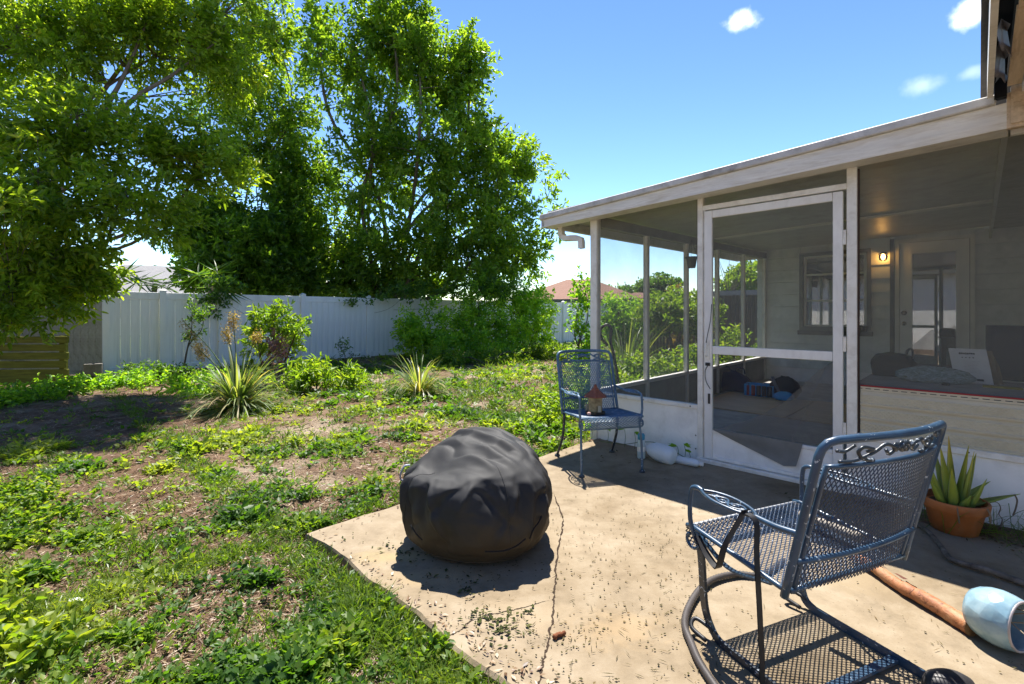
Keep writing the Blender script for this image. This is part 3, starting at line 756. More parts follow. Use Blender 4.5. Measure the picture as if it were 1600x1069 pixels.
# glazed back door
d0, d1, dz0, dz1 = dor
df = MB(); df.box(d0, d0 + .05, VB - .045, VB + .03, dz0, dz1).box(d1 - .05, d1, VB - .045, VB + .03, dz0, dz1).box(d0 + .05, d1 - .05, VB - .043, VB + .03, dz1 - .05, dz1)
H(df, 'door_frame', M['trim'])
H(MB().box(d0 - .055, d0 - .003, VB - .05, VB - .019, .16, dz1 + .02), 'dark_channel', M['dark_trim'])
b0, b1, bz0, bz1 = d0 + .056, d1 - .056, dz0 + .02, dz1 - .056
g0, g1, gz0, gz1 = b0 + .14, b1 - .13, .42, bz1 - .16
db = MB(); db.box(b0, g0, VB - .03, VB + .01, bz0, bz1).box(g1, b1, VB - .03, VB + .01, bz0, bz1).box(g0, g1, VB - .03, VB + .01, bz0, gz0).box(g0, g1, VB - .03, VB + .01, gz1, bz1)
dbo = H(db, 'door', M['door_paint'])
lm = MB(); e = .022
lm.box(g0 - e, g0 + .004, VB - .042, VB - .03, gz0 - e, gz1 + e).box(g1 - .004, g1 + e, VB - .042, VB - .03, gz0 - e, gz1 + e).box(g0 + .005, g1 - .005, VB - .042, VB - .03, gz0 - e, gz0 + .004).box(g0 + .005, g1 - .005, VB - .042, VB - .03, gz1 - .004, gz1 + e)
H(lm, 'glass_stop', M['door_paint'], dbo)
H(MB().box(g0, g1, VB - .012, VB - .006, gz0, gz1), 'pane', M['glass'], dbo)
for (zk, r) in ((1.215, .032), (1.06, .028)):
    H(MB().lathe([(0, .05), (r * .8, .048), (r, .03), (r * .5, .012), (r * 1.1, .004), (r * 1.1, 0)], 16, (b0 + .05, VB - .03, zk), Matrix.Rotation(PI / 2, 3, 'X')), 'knob' if zk < 1.1 else 'deadbolt', mat_simple('brass', (.35, .30, .22), .3, .5, metal=.8), dbo, smooth=True)
# porch lamp, lit
lb = H(MB().lathe([(0, .14), (.03, .138), (.055, .12), (.06, .11), (.055, .11), (.02, .125)], 16, (.57, VB - .09, 1.98)), 'lamp', M['black_iron'])
H(MB().box(.535, .605, VB - .03, VB - .02, 2.02, 2.11).bar((.57, VB - .03, 2.09), (.57, VB - .09, 2.10), .02, .015), 'bracket', M['black_iron'], lb)
me_, nt_, b_ = new_mat('lamp_glow'); b_.inputs['Emission Color'].default_value = (1, .55, .16, 1); b_.inputs['Emission Strength'].default_value = 22; M['lamp_glow'] = me_
H(MB().lathe([(0, 0), (.018, .012), (.026, .035), (.02, .06), (.01, .075), (0, .078)], 12, (.57, VB - .09, 2.015)), 'bulb', me_, lb, smooth=True)
H(MB().lathe([(.03, 0), (.05, .02), (.055, .06), (.05, .1)], 14, (.57, VB - .09, 1.99)), 'shade', mat_glass('lamp_glass', .05, (1, .9, .7)), lb, smooth=True)

# ceiling of the main house part (right of the porch roof) and main roof with its broken eave
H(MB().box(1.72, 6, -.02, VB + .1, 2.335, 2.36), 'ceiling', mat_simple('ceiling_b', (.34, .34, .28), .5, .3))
H(MB().box(5.9, 6, -.3, VB, 0, 2.33), 'wall', M['siding'])
H(MB().box(3.70, 6, -.12, -.0, 0, 2.33), 'wall', M['siding'])
v0, v1 = -1.75, 9.3
rs = .42   # roof pitch
def slab(ta, tb, z0, th, va=v0, vb=v1):
    return MB().hexa([(ta, va, z0), (tb, va, z0 + (tb - ta) * rs), (tb, vb, z0 + (tb - ta) * rs), (ta, vb, z0)],
                     [(ta, va, z0 + th), (tb, va, z0 + (tb - ta) * rs + th), (tb, vb, z0 + (tb - ta) * rs + th), (ta, vb, z0 + th)])
H(slab(1.60, 6.2, 2.56, .03), 'roof', mat_simple('shingle', (.09, .08, .075), .9, .2, scale=20, bstr=.6, bscale=30))
H(MB().box(1.625, 1.648, v0, -.24, 2.37, 2.555), 'fascia_board', M['fascia'])
H(MB().box(1.652, 1.70, v0, -.15, 2.50, 2.52), 'black_gap', M['black_gap'])  # black sheet, its colour standing in for the shade inside the eave gap
rndb = random.Random(4)
va = -.30
while va > -1.2:
    vb = max(va - rndb.uniform(.35, .8), v0)
    dz = rndb.uniform(-.004, .006); dt = rndb.uniform(-.006, .008)
    H(MB().box(1.700 + dt, 1.752, vb + .006, va, 2.395 + dz, 2.42 + dz), 'broken_board', M['tan_board'])
    va = vb
H(MB().box(1.755, 1.788, v0, -.21, 2.375, 2.41), 'trim_board', M['white_paint'])
H(MB().box(1.715, 1.80, -.21, -.165, 2.22, 2.42), 'end_cap', M['tan_board'])
for k in range(26):
    ta = 1.792 + k * .092
    H(MB().box(ta, ta + .088, v0, -.2, 2.392, 2.408), 'soffit_board', M['soffit_wood'])
H(MB().box(1.70, 3.7, -.2, -.16, 2.20, 2.39), 'beam', M['tan_board'])
H(MB().box(1.652, 1.70, -.25, -.2, 2.36, 2.50), 'broken_board', M['black_gap'])  # no board: black filler painting the shade at the end of the gap
# rag of torn flashing in the gap
rows = [[Vector((1.655 + .02 * j + .012 * math.sin(i * 1.7 + j), -.28 - .11 * i, 2.43 + .05 * math.sin(i * 2.1 + j * 1.4))) for j in range(3)] for i in range(7)]
H(MB().grid(rows), 'torn_flashing', mat_simple('flash', (.22, .22, .24), .6, .4))

# ------------------------------------------------------------------ fences
fence = thing('vinyl_fence', 'long white vinyl privacy fence running across the back of the yard', 'fence', (-8.6, 10.13, -.13), math.atan2(.715, .699))
FH = 1.84
posts = [0.0, .98, 2.14, 4.115, 6.07, 8.0, 9.9, 11.8, 13.7, 15.56, 17.4, 19.2]
pm = MB().box(-.062, .062, -.062, .062, -.05, FH + .02).add([(-.07, -.07, FH + .02), (.07, -.07, FH + .02), (.07, .07, FH + .02), (-.07, .07, FH + .02), (0, 0, FH + .06)], [(0, 1, 2, 3), (0, 4, 1), (1, 4, 2), (2, 4, 3), (3, 4, 0)])
post0 = pm.build('post', M['white_vinyl'], fence)
for k, s in enumerate(posts):
    if k: share(post0, (s, 0, 0), parent=fence, scale=(1, 1, 1.0 if k in (1, 3, 4, 6, 9) else .985))
plank0 = None
for a, b in zip(posts[:-1], posts[1:]):
    L = b - a - .124
    MB().box(a + .062, b - .062, -.026, .026, FH - .19, FH - .03).build('top_rail', M['white_vinyl'], fence, bevel=.005)
    MB().box(a + .062, b - .062, -.026, .026, .04, .18).build('bottom_rail', M['white_vinyl'], fence, bevel=.005)
    n = max(4, round(L / .17)); w = L / n
    for i in range(n):
        if plank0 is None:
            plank0 = MB().box(.004, .996, -.011, .011, .18, FH - .19).build('plank', M['white_vinyl'], fence, bevel=0)
            pl = plank0
        else: pl = share(plank0, (0, 0, 0), parent=fence)
        pl.location = (a + .062 + i * w, random.uniform(-.002, .002), 0); pl.scale = (w - .005, 1, 1)
side = thing('side_fence', 'mildewed grey side fence behind the mossy plank bin', 'fence', (-8.66, 10.2, -.13), math.atan2(.12, -.99))
MB().box(-.05, .05, -.05, .05, 0, 1.8).build('post', M['dirty_vinyl'], side)
sp0 = None
for i in range(26):
    if sp0 is None: sp0 = MB().box(.004, .176, -.012, .012, .12, 1.74).build('plank', M['dirty_vinyl'], side); s_ = sp0
    else: s_ = share(sp0, (0, 0, 0), parent=side)
    s_.location = (.06 + i * .18, 0, 0)
MB().box(.06, 4.7, -.03, .03, 1.742, 1.8).build('top_rail', M['dirty_vinyl'], side)
MB().box(.06, 4.7, -.03, .03, 0.02, .118).build('bottom_rail', M['dirty_vinyl'], side)

cb = thing('concrete_block', 'small grey concrete block at the foot of the white fence corner', 'block', at(146, 583, 9.6), .6)
cbm = MB().box(-.14, -.02, -.1, .1, -.06, .19).box(.02, .14, -.1, .1, -.06, .19).box(-.019, .019, -.1, -.07, -.06, .188).box(-.019, .019, .07, .1, -.06, .188)
cbm.build('block_body', M['block'], cb, bevel=.006)

# mossy plank bin at the left edge
pb = thing('plank_bin', 'low bin of mossy green horizontal planks at the left edge', 'compost bin', (-8.35, 8.55, -.12), .06)
for i, (z0, h) in enumerate([(.80, .115), (.655, .12), (.505, .125), (.355, .125), (.05, .28)]):
    MB().box(-2.2, .40 - (.03 if i % 2 else 0), -.02, .02, z0, z0 + h).build('plank', M['green_wood'], pb, bevel=.006)
for x in (-2.1, -1.0, .22): MB().box(x, x + .09, .022, .10, -.05, .93).build('post', M['green_wood'], pb)

# dark picket fence behind the porch garden
wf0 = W(-6.2, 9.4)
wood = thing('picket_fence', 'weathered dark wooden picket fence beyond the porch garden', 'fence', (wf0.x, wf0.y, -.1), RZ_HOUSE)
pk = None
for i in range(96):
    if pk is None:
        pk = MB().hexa([(-.042, -.01, 0), (.042, -.01, 0), (.042, .01, 0), (-.042, .01, 0)], [(-.042, -.01, 1.76), (.042, -.01, 1.76), (.042, .01, 1.76), (-.042, .01, 1.76)]).hexa([(-.042, -.01, 1.76), (.042, -.01, 1.76), (.042, .01, 1.76), (-.042, .01, 1.76)], [(-.02, -.01, 1.80), (.02, -.01, 1.80), (.02, .01, 1.80), (-.02, .01, 1.80)]).build('picket', M['old_wood'], wood); p_ = pk
    else: p_ = share(pk, (0, 0, 0), parent=wood)
    p_.location = (i * .10, 0, random.uniform(-.02, .01))
for zr in (.35, 1.5): MB().box(-.1, 9.6, .012, .05, zr, zr + .09).build('rail', M['old_wood'], wood)

# fence and wall of the neighbour behind the photographer (seen as reflections in the panes)
bf = W(-9.0, -7.0)
back = thing('slat_fence', 'pale slat fence in front of the pale house behind the viewer', 'fence', (bf.x, bf.y, -.1), RZ_HOUSE)
bk = None
for i in range(26):
    if bk is None: bk = MB().box(-.06, .06, -.01, .01, 0, 1.8).build('slat', M['dirty_vinyl'], back); b_ = bk
    else: b_ = share(bk, (0, 0, 0), parent=back)
    b_.location = (i * .19, 0, 0)
MB().box(-.1, 4.8, -.05, -.012, 1.5, 1.6).build('rail', M['dirty_vinyl'], back)
MB().box(-.1, 4.8, -.05, -.012, .3, .4).build('rail', M['dirty_vinyl'], back)

# ------------------------------------------------------------------ neighbouring houses
def shingle(name, c1, c2):
    m, nt, b = new_mat(name); tc = nt.nodes.new('ShaderNodeTexCoord')
    br = nt.nodes.new('ShaderNodeTexBrick'); nt.links.new(tc.outputs['Object'], br.inputs['Vector'])
    br.inputs['Scale'].default_value = 3.2; br.inputs['Color1'].default_value = (*c1, 1); br.inputs['Color2'].default_value = (*c2, 1); br.inputs['Mortar'].default_value = (*[c * .5 for c in c1], 1)
    n = noise_node(nt, 25, 6, .75, tc.outputs['Object']); r = ramp(nt, [(.3, (.7, .7, .7)), (.7, (1.2, 1.2, 1.2))]); nt.links.new(n.outputs['Fac'], r.inputs[0])
    mx = nt.nodes.new('ShaderNodeMix'); mx.data_type = 'RGBA'; mx.blend_type = 'MULTIPLY'; mx.inputs['Factor'].default_value = 1
    nt.links.new(br.outputs['Color'], mx.inputs['A']); nt.links.new(r.outputs[0], mx.inputs['B']); nt.links.new(mx.outputs['Result'], b.inputs['Base Color'])
    b.inputs['Roughness'].default_value = .9; return m
M['shingle_brown'] = shingle('shingle_brown', (.25, .125, .08), (.30, .165, .11))
M['shingle_grey'] = shingle('shingle_grey', (.26, .25, .25), (.31, .30, .29))
def hip_house(name, label, c, rz, L, Wd, ez, rz_top, mroof, mwall, group=None):
    h = thing(name, label, 'house', c, rz, group)
    MB().box(-L / 2 + .4, L / 2 - .4, -Wd / 2 + .4, Wd / 2 - .4, 0, ez - .02).build('wall', mwall, h)
    a, b = L / 2, Wd / 2; r = a - b * .95; 
    vs = [(-a, -b, ez), (a, -b, ez), (a, b, ez), (-a, b, ez), (-r, 0, rz_top), (r, 0, rz_top)]
    ro = MB().add(vs, [(0, 1, 5, 4), (1, 2, 5), (2, 3, 4, 5), (3, 0, 4)]).add([(x, y, z - .02) for x, y, z in vs[:4]], [(3, 2, 1, 0)])
    ro.build('roof', mroof, h)
    for (x0, x1, y0, y1) in ((-a, a, -b - .03, -b + .02), (-a, a, b - .02, b + .03)): MB().box(x0, x1, y0, y1, ez - .2, ez + .01).build('fascia', M['dark_trim'], h)
    for sx in (-1, 1): MB().box(sx * a - .025, sx * a + .025, -b + .03, b - .03, ez - .2, ez + .01).build('fascia', M['dark_trim'], h)
    for k in range(int(L // 3.2)):
        x = -L / 2 + 1.6 + k * 3.2
        w = MB().box(x, x + 1.1, -Wd / 2 + .36, -Wd / 2 + .398, .95, 2.0).build('window', M['white_paint'], h)
        MB().box(x + .06, x + 1.04, -Wd / 2 + .352, -Wd / 2 + .359, 1.01, 1.94).build('pane', M['room_dark'], w)
    return h
hip_house('neighbour_house', 'single storey house with reddish brown shingle roof behind the white fence', (5.2, 37.0, -.1), -.22, 9.5, 8.0, 2.3, 3.95, M['shingle_brown'], M['siding'])
hip_house('neighbour_house', 'long low house with brown shingle roof seen through the porch screens', (13.2, 50.0, -.1), -.3, 7.5, 7.0, 2.0, 3.5, M['shingle_brown'], M['siding'])
hip_house('neighbour_house', 'house with pale grey roof glimpsed above the white fence at left', (-24.5, 33.0, -.1), .5, 13.0, 10.0, 2.3, 4.6, M['shingle_grey'], M['white_paint'])
hip_house('neighbour_house', 'unseen pale house with shingle roof, enlarged behind the viewer to bounce light', (W(1.0, -12.2).x, W(1.0, -12.2).y, -.1), RZ_HOUSE + PI, 20.0, 8.0, 2.9, 4.8, M['shingle_grey'], M['white_paint'])  # out of view; pulled close and enlarged to bounce sunlight into the shade
gs = thing('flat_roof_building', 'grey flat roofed building above the dark picket fence', 'building', (W(-5.4, 14.0).x, W(-5.4, 14.0).y, -.1), RZ_HOUSE)
MB().box(0, 9, 0, 5, 0, 1.95).build('wall', mat_simple('grey_render', (.16, .16, .17), .8, .2), gs)
MB().box(-.3, 9.3, -.3, 5.3, 1.952, 2.12).build('roof', mat_simple('grey_roof', (.30, .30, .32), .8, .2), gs)

# ------------------------------------------------------------------ wrought iron chairs
def mesh_panel(mb, fn, nu, nv, r):
    """expanded metal: diamond strands on the surface fn(u, v)"""
    for i in range(nu):
        for j in range(nv + 1):
            if (i + j) % 2: continue
            for dj in (-1, 1):
                if 0 <= j + dj <= nv:
                    a = Vector(fn(i / nu, j / nv)); b = Vector(fn((i + 1) / nu, (j + dj) / nv))
                    d = (b - a).normalized()
                    nrm = (Vector(fn(min(1, i / nu + .02), j / nv)) - Vector(fn(max(0, i / nu - .02), j / nv))).cross(Vector(fn(i / nu, min(1, j / nv + .02))) - Vector(fn(i / nu, max(0, j / nv - .02)))).normalized()
                    sd = d.cross(nrm).normalized() * r * 1.1; up = nrm * r * .8
                    c = [sd, up, -sd - up * .3]
                    n = len(mb.v); mb.v.extend([tuple(a + q) for q in c] + [tuple(b + q) for q in c])
                    mb.f.extend([(n, n + 1, n + 4, n + 3), (n + 1, n + 2, n + 5, n + 4), (n + 2, n, n + 3, n + 5)])
def spiral(c, r0, turns, ax, ay, a0=0, n=22, shrink=.28):
    """scroll end in the plane of ax, ay"""
    return [Vector(c) + ax * (math.cos(a0 + turns * 2 * PI * k / n) * r0 * (1 - (1 - shrink) * k / n)) + ay * (math.sin(a0 + turns * 2 * PI * k / n) * r0 * (1 - (1 - shrink) * k / n)) for k in range(n + 1)]

def chair(label, loc, rz, hw, zs, zf, zt, recl, kind, cu, rk=.135, group='wrought iron patio chairs'):
    """hw half width, zs seat height at the back, zf at the front, zt top height, recl lean of the back; local +y is the way it faces"""
    T = thing('patio_chair', label, 'chair', loc, rz, group)
    bow = .055; dep = .42 if kind == 'leg' else .40
    zb = zs - .02; hh = zt - zb
    def back(x, k):      # x in -1..1, k 0 (bottom) .. 1 (top)
        return Vector((x * hw, -recl * k - bow * (1 - x * x) * (.35 + .65 * k), zb + hh * k))
    # outer tube of the back
    pts = [back(-1, k) for k in np.linspace(0, .90, 8)]
    pts += [back(-.985, .95), back(-.94, .985), back(-.86, 1.0)] + [back(x, 1.0 + .012 * (1 - x * x)) for x in np.linspace(-.7, .7, 9)] + [back(.86, 1.0), back(.94, .985), back(.985, .95)]
    pts += [back(1, k) for k in np.linspace(.90, 0, 8)]
    MB().tube(pts, .0125, 10).build('back_frame', M['chair'], T, smooth=True)
    ki = .845
    pin = [back(-.90, .02)] + [back(-.90, k) for k in np.linspace(.1, ki, 6)] + [back(x, ki - .012 * x * x) for x in np.linspace(-.8, .8, 9)] + [back(.90, k) for k in np.linspace(ki, .1, 6)] + [back(.90, .02)]
    MB().tube(pin, .0075, 8).build('inner_rail', M['chair'], T, smooth=True)
    cr = [back(x, .24) + Vector((0, -.006, 0)) for x in np.linspace(-.98, .98, 12)]
    MB().tube(cr, .0085, 8).build('cross_bar', M['chair'], T, smooth=True)
    mb = MB(); nu = int(2 * hw * .9 / cu * 2) // 2 * 2; nv = int(hh * ki / (cu * 1.75) * 2) // 2 * 2
    mesh_panel(mb, lambda u, v: back((u * 2 - 1) * .90, .02 + v * (ki - .03)), nu, nv, cu * rk)
    mb.build('back_mesh', M['chair_mesh'], T)
    # scroll work between rail and crest
    sc = MB(); k0, k1 = ki + .012, .985; km = (k0 + k1) / 2
    def bp(x, k): return back(x, k)
    for s in (-1, 1):
        sc.tube(crv([bp(s * .78, k0 + .01), bp(s * .62, k0 + .012), bp(s * .42, km - .01), bp(s * .30, k1 - .03), bp(s * .18, k1 - .045), bp(s * .13, km), bp(s * .2, km - .03), bp(s * .26, km)], 6), .0055, 6)
        sc.tube(crv([bp(s * .38, k0 + .005), bp(s * .52, k0 + .02), bp(s * .60, km), bp(s * .56, k1 - .035), bp(s * .47, k1 - .045), bp(s * .43, km + .01), bp(s * .5, km)], 6), .0055, 6)
        sc.tube(crv([bp(s * .66, k1 - .02), bp(s * .75, km + .01), bp(s * .84, k1 - .05)], 6), .005, 6)
        for q, rr in ((.13, .014), (.03, .018)):
            sc.lathe([(0, -.006), (rr, -.003), (rr, .003), (0, .006)], 10, bp(s * q, km + .01), Matrix.Rotation(PI / 2, 3, 'X'))
    sc.tube(crv([bp(-.10, km), bp(0, km + .03), bp(.10, km)], 6), .007, 6)
    sc.build('scrollwork', M['chair_dark'], T, smooth=True)
    # seat: flat part with rolled front
    def seat(u, v):
        y = v
        x = (u * 2 - 1) * hw * .95
        s_ = v * (dep + .16)
        if s_ <= dep: return Vector((x, s_ - .01, zs + (zf - zs) * s_ / dep - .02 * math.sin(PI * s_ / dep) * (1 - (u * 2 - 1) ** 2)))
        a = (s_ - dep) / .045
        return Vector((x, dep - .01 + .045 * math.sin(a), zf - .045 + .045 * math.cos(a)))
    mb = MB(); nu = int(2 * hw * .95 / cu) // 2 * 2; nv = int((dep + .16) / (cu * .62)) // 2 * 2
    nu = int(2 * hw * .95 / (cu * 1.5) * 2) // 2 * 2; nv = int((dep + .16) / cu * 2) // 2 * 2
    mesh_panel(mb, seat, nu, nv, cu * rk); mb.build('seat_mesh', M['chair_mesh'], T)
    fr = MB()
    for s in (0, 1):
        fr.tube([seat(s, v) + Vector(((.012 if s else -.012), 0, 0)) for v in np.linspace(0, .76, 14)], .009, 8)
        sg = -1 if s == 0 else 1
        fr.tube(spiral((sg * (hw * .95 + .012), dep - .01, zf - .05), .05, .95, Vector((0, 1, 0)), Vector((0, 0, 1)), a0=PI * .5, n=20, shrink=.35)[::-1], .006, 8)
    fr.tube([seat(u, .0) for u in np.linspace(0, 1, 8)], .009, 8)
    fr.build('seat_frame', M['chair'], T, smooth=True)
    # arms
    za = zf + .155
    for s in (-1, 1):
        arm = MB(); X = s * hw * 1.03
        f0 = Vector((s * hw * .97, dep - .03, zf - .06))
        yb = back(s, .42)
        arm.tube(crv([f0, Vector((X, dep - .015, zf + .03)), Vector((X, dep - .02, za - .02)), Vector((X, dep - .045, za + .005)), Vector((X, dep - .08, za + .002))], 6), .009, 8)
        arm.tube(crv([Vector((X, dep - .30, za - .005)), Vector((X, dep - .35, za - .006)), Vector((X, yb.y + .06, yb.z - .004)), yb], 6), .0095, 8)
        ya, yc = dep - .07, dep - .315
        wl = .042
        for q in (-1, 1):
            arm.tube(crv([Vector((X, ya, za + .002)), Vector((X + q * wl * .62, ya - .045, za + .004)), Vector((X + q * wl, ya - .11, za + .003)), Vector((X + q * wl * .75, ya - .19, za)), Vector((X, yc, za - .005))], 6), .0062, 6)
        arm.build('armrest', M['chair'], T, smooth=True)
        fil = MB(); ax, ay = Vector((1, 0, 0)), Vector((0, 1, 0))
        for (yy, q) in ((ya - .065, 1), (ya - .105, -1), (ya - .15, 1), (ya - .19, -1)):
            fil.tube(spiral((X + q * .010, yy, za), .017, 1.1, ax, ay, a0=q * PI / 2, n=14), .0034, 6)
        fil.tube(crv([Vector((X - .012, ya - .04, za)), Vector((X + .022, ya - .10, za)), Vector((X - .022, ya - .15, za)), Vector((X + .008, yc + .03, za))], 8), .0042, 6)
        fil.tube(crv([Vector((X + .014, ya - .05, za)), Vector((X - .020, ya - .11, za)), Vector((X + .020, ya - .16, za)), Vector((X - .004, yc + .03, za))], 8), .0036, 6)
        fil.build('filigree', M['chair'], T, smooth=True)
    # legs
    if kind == 'leg':
        for s in (-1, 1):
            l = MB().tube(crv([Vector((s * hw * .97, dep - .03, zf - .05)), Vector((s * hw, dep - .01, zf * .5)), Vector((s * hw * 1.0, dep + .0, .012))], 6), .009, 8).build('leg', M['chair'], T, smooth=True)
            MB().lathe([(0, .02), (.02, .016), (.024, .004), (.022, 0), (0, 0)], 12, (s * hw, dep, 0)).build('foot', M['chair_dark'], l, smooth=True)
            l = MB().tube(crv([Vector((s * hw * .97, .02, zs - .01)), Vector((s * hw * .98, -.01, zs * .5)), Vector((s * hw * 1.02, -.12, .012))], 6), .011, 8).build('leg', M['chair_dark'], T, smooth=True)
            MB().lathe([(0, .02), (.02, .016), (.024, .004), (.022, 0), (0, 0)], 12, (s * hw * 1.02, -.12, 0)).build('foot', M['chair_dark'], l, smooth=True)
    else:
        bx = .25; off = -.025
        for s in (-1, 1):
            x = off + s * bx
            l = MB().tube(crv([Vector((s * hw * .97, dep - .04, zf - .03)), Vector((s * hw * .97, dep - .055, zf * .7)), Vector((x + s * .012, .335, .12)), Vector((x, .315, .045)), Vector((x, .28, .018)), Vector((x, .22, .013)), Vector((x, .0, .013)), Vector((x, -.35, .013)), Vector((x, -.62, .018))], 8), .017, 4, flat=(1.15, .5))
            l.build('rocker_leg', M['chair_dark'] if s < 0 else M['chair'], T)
            # coil plate where the seat rides on the base
            MB().tube(crv([Vector((x, .30, .04)), Vector((x - .02, .37, .05)), Vector((x - .05, .36, .03)), Vector((x - .04, .30, .015))], 6), .008, 6).build('spring_loop', M['black_iron'], T, smooth=True)
        MB().tube([Vector((off - bx + .01, -.02, .013)), Vector((off + bx - .01, -.02, .013))], .019, 4, flat=(1.1, .4)).build('base_bar', M['chair'], T)
        MB().tube([Vector((off - bx + .01, -.52, .013)), Vector((off + bx - .01, -.52, .013))], .019, 4, flat=(1.1, .4)).build('base_bar', M['chair'], T)
        MB().bar((-hw * .9, dep * .75, zf - .035), (hw * .9, dep * .75, zf - .035), .025, .008).build('seat_brace', M['chair_dark'], T)
        for s in (-1, 1):
            MB().tube(crv([Vector((s * hw * .97, dep - .04, zf - .02)), Vector((s * hw * .90, dep * .6, zs - .055)), Vector((s * hw * .95, .05, zs - .01))], 6), .010, 4, flat=(1.4, .4)).build('seat_strut', M['chair'], T)
    return T
ROCK = chair('large blue iron rocker seen from behind, black strap over its arm', (1.113, 1.586, 0), math.atan2(.387, .922), .300, .355, .395, .845, .12, 'rock', .0155)
FAR = chair('smaller blue wrought iron chair facing the viewer beside the porch corner post', (.655, 3.99, 0), math.atan2(-.23, -.97), .245, .40, .43, .875, .14, 'leg', .018, .17)

M['chair_far'] = mat_chair('chair_far', (.075, .15, .24), .64)
for ch in FAR.children:
    if ch.name.split('.')[0] != 'leg' or ch.data.materials[0] == M['chair']: ch.data.materials[0] = M['chair_far']
RW = lambda x, y, z: ROCK.matrix_basis @ Vector((x, y, z))
# black strap over the rocker's left arm
st = thing('black_strap', 'long black webbing strap looped over the left arm of the blue rocker', 'strap', (0.86, 1.60, 0))
def strap(pts, w, flat=.12):
    p = crv(pts, 8); mb = MB(); L, R = [], []
    for i, q in enumerate(p):
        sd = Vector((.92, .387, 0)) * w / 2
        L.append(q - sd); R.append(q + sd)
    th = Vector((-.387, .922, 0)) * .0025
    mb.grid([L, R]); mb.grid([[a + th for a in R], [a + th for a in L]])
    return mb
o = st
a0 = RW(-.335, .085, .555) - o.location
MBs = strap([RW(-.335, .11, .545) - o.location, RW(-.35, .085, .566) - o.location, RW(-.35, .055, .545) - o.location, RW(-.355, .05, .45) - o.location, RW(-.35, .045, .30) - o.location, RW(-.345, .04, .15) - o.location, RW(-.34, .03, .02) - o.location, RW(-.33, -.06, .006) - o.location], .022)
MBs.build('strap_tail', M['black_iron'], st)
MBs = strap([RW(-.335, .11, .566) - o.location, RW(-.345, .14, .50) - o.location, RW(-.35, .18, .42) - o.location, RW(-.345, .21, .335) - o.location, RW(-.33, .24, .318) - o.location, RW(-.32, .29, .335) - o.location, RW(-.315, .345, .375) - o.location], .03)
MBs.build('strap_loop', M['black_iron'], st)

# short bleached stick lying on the rocker seat
def branch(mb, pts, r0, r1, seg=9, lump=.12, n=6, seed=0):
    p = crv(pts, n); rnd = random.Random(seed)
    rs = [(r0 + (r1 - r0) * i / (len(p) - 1)) * (1 + rnd.uniform(-lump, lump)) for i in range(len(p))]
    return mb.tube(p, rs, seg)
M['bleached'] = mat_simple('bleached', (.34, .30, .25), .8, .2, var=.3, scale=30, bstr=.5)
sk = thing('short_stick', 'short grey broken stick lying on the seat of the blue rocker', 'stick', RW(.14, .17, .395))
b0_ = branch(MB(), [(-.03, .11, .012), (.01, .05, .008), (.05, -.02, .004), (.08, -.07, .0)], .013, .018, seed=3)
b0_.build('stick_wood', M['bleached'], sk, smooth=True)

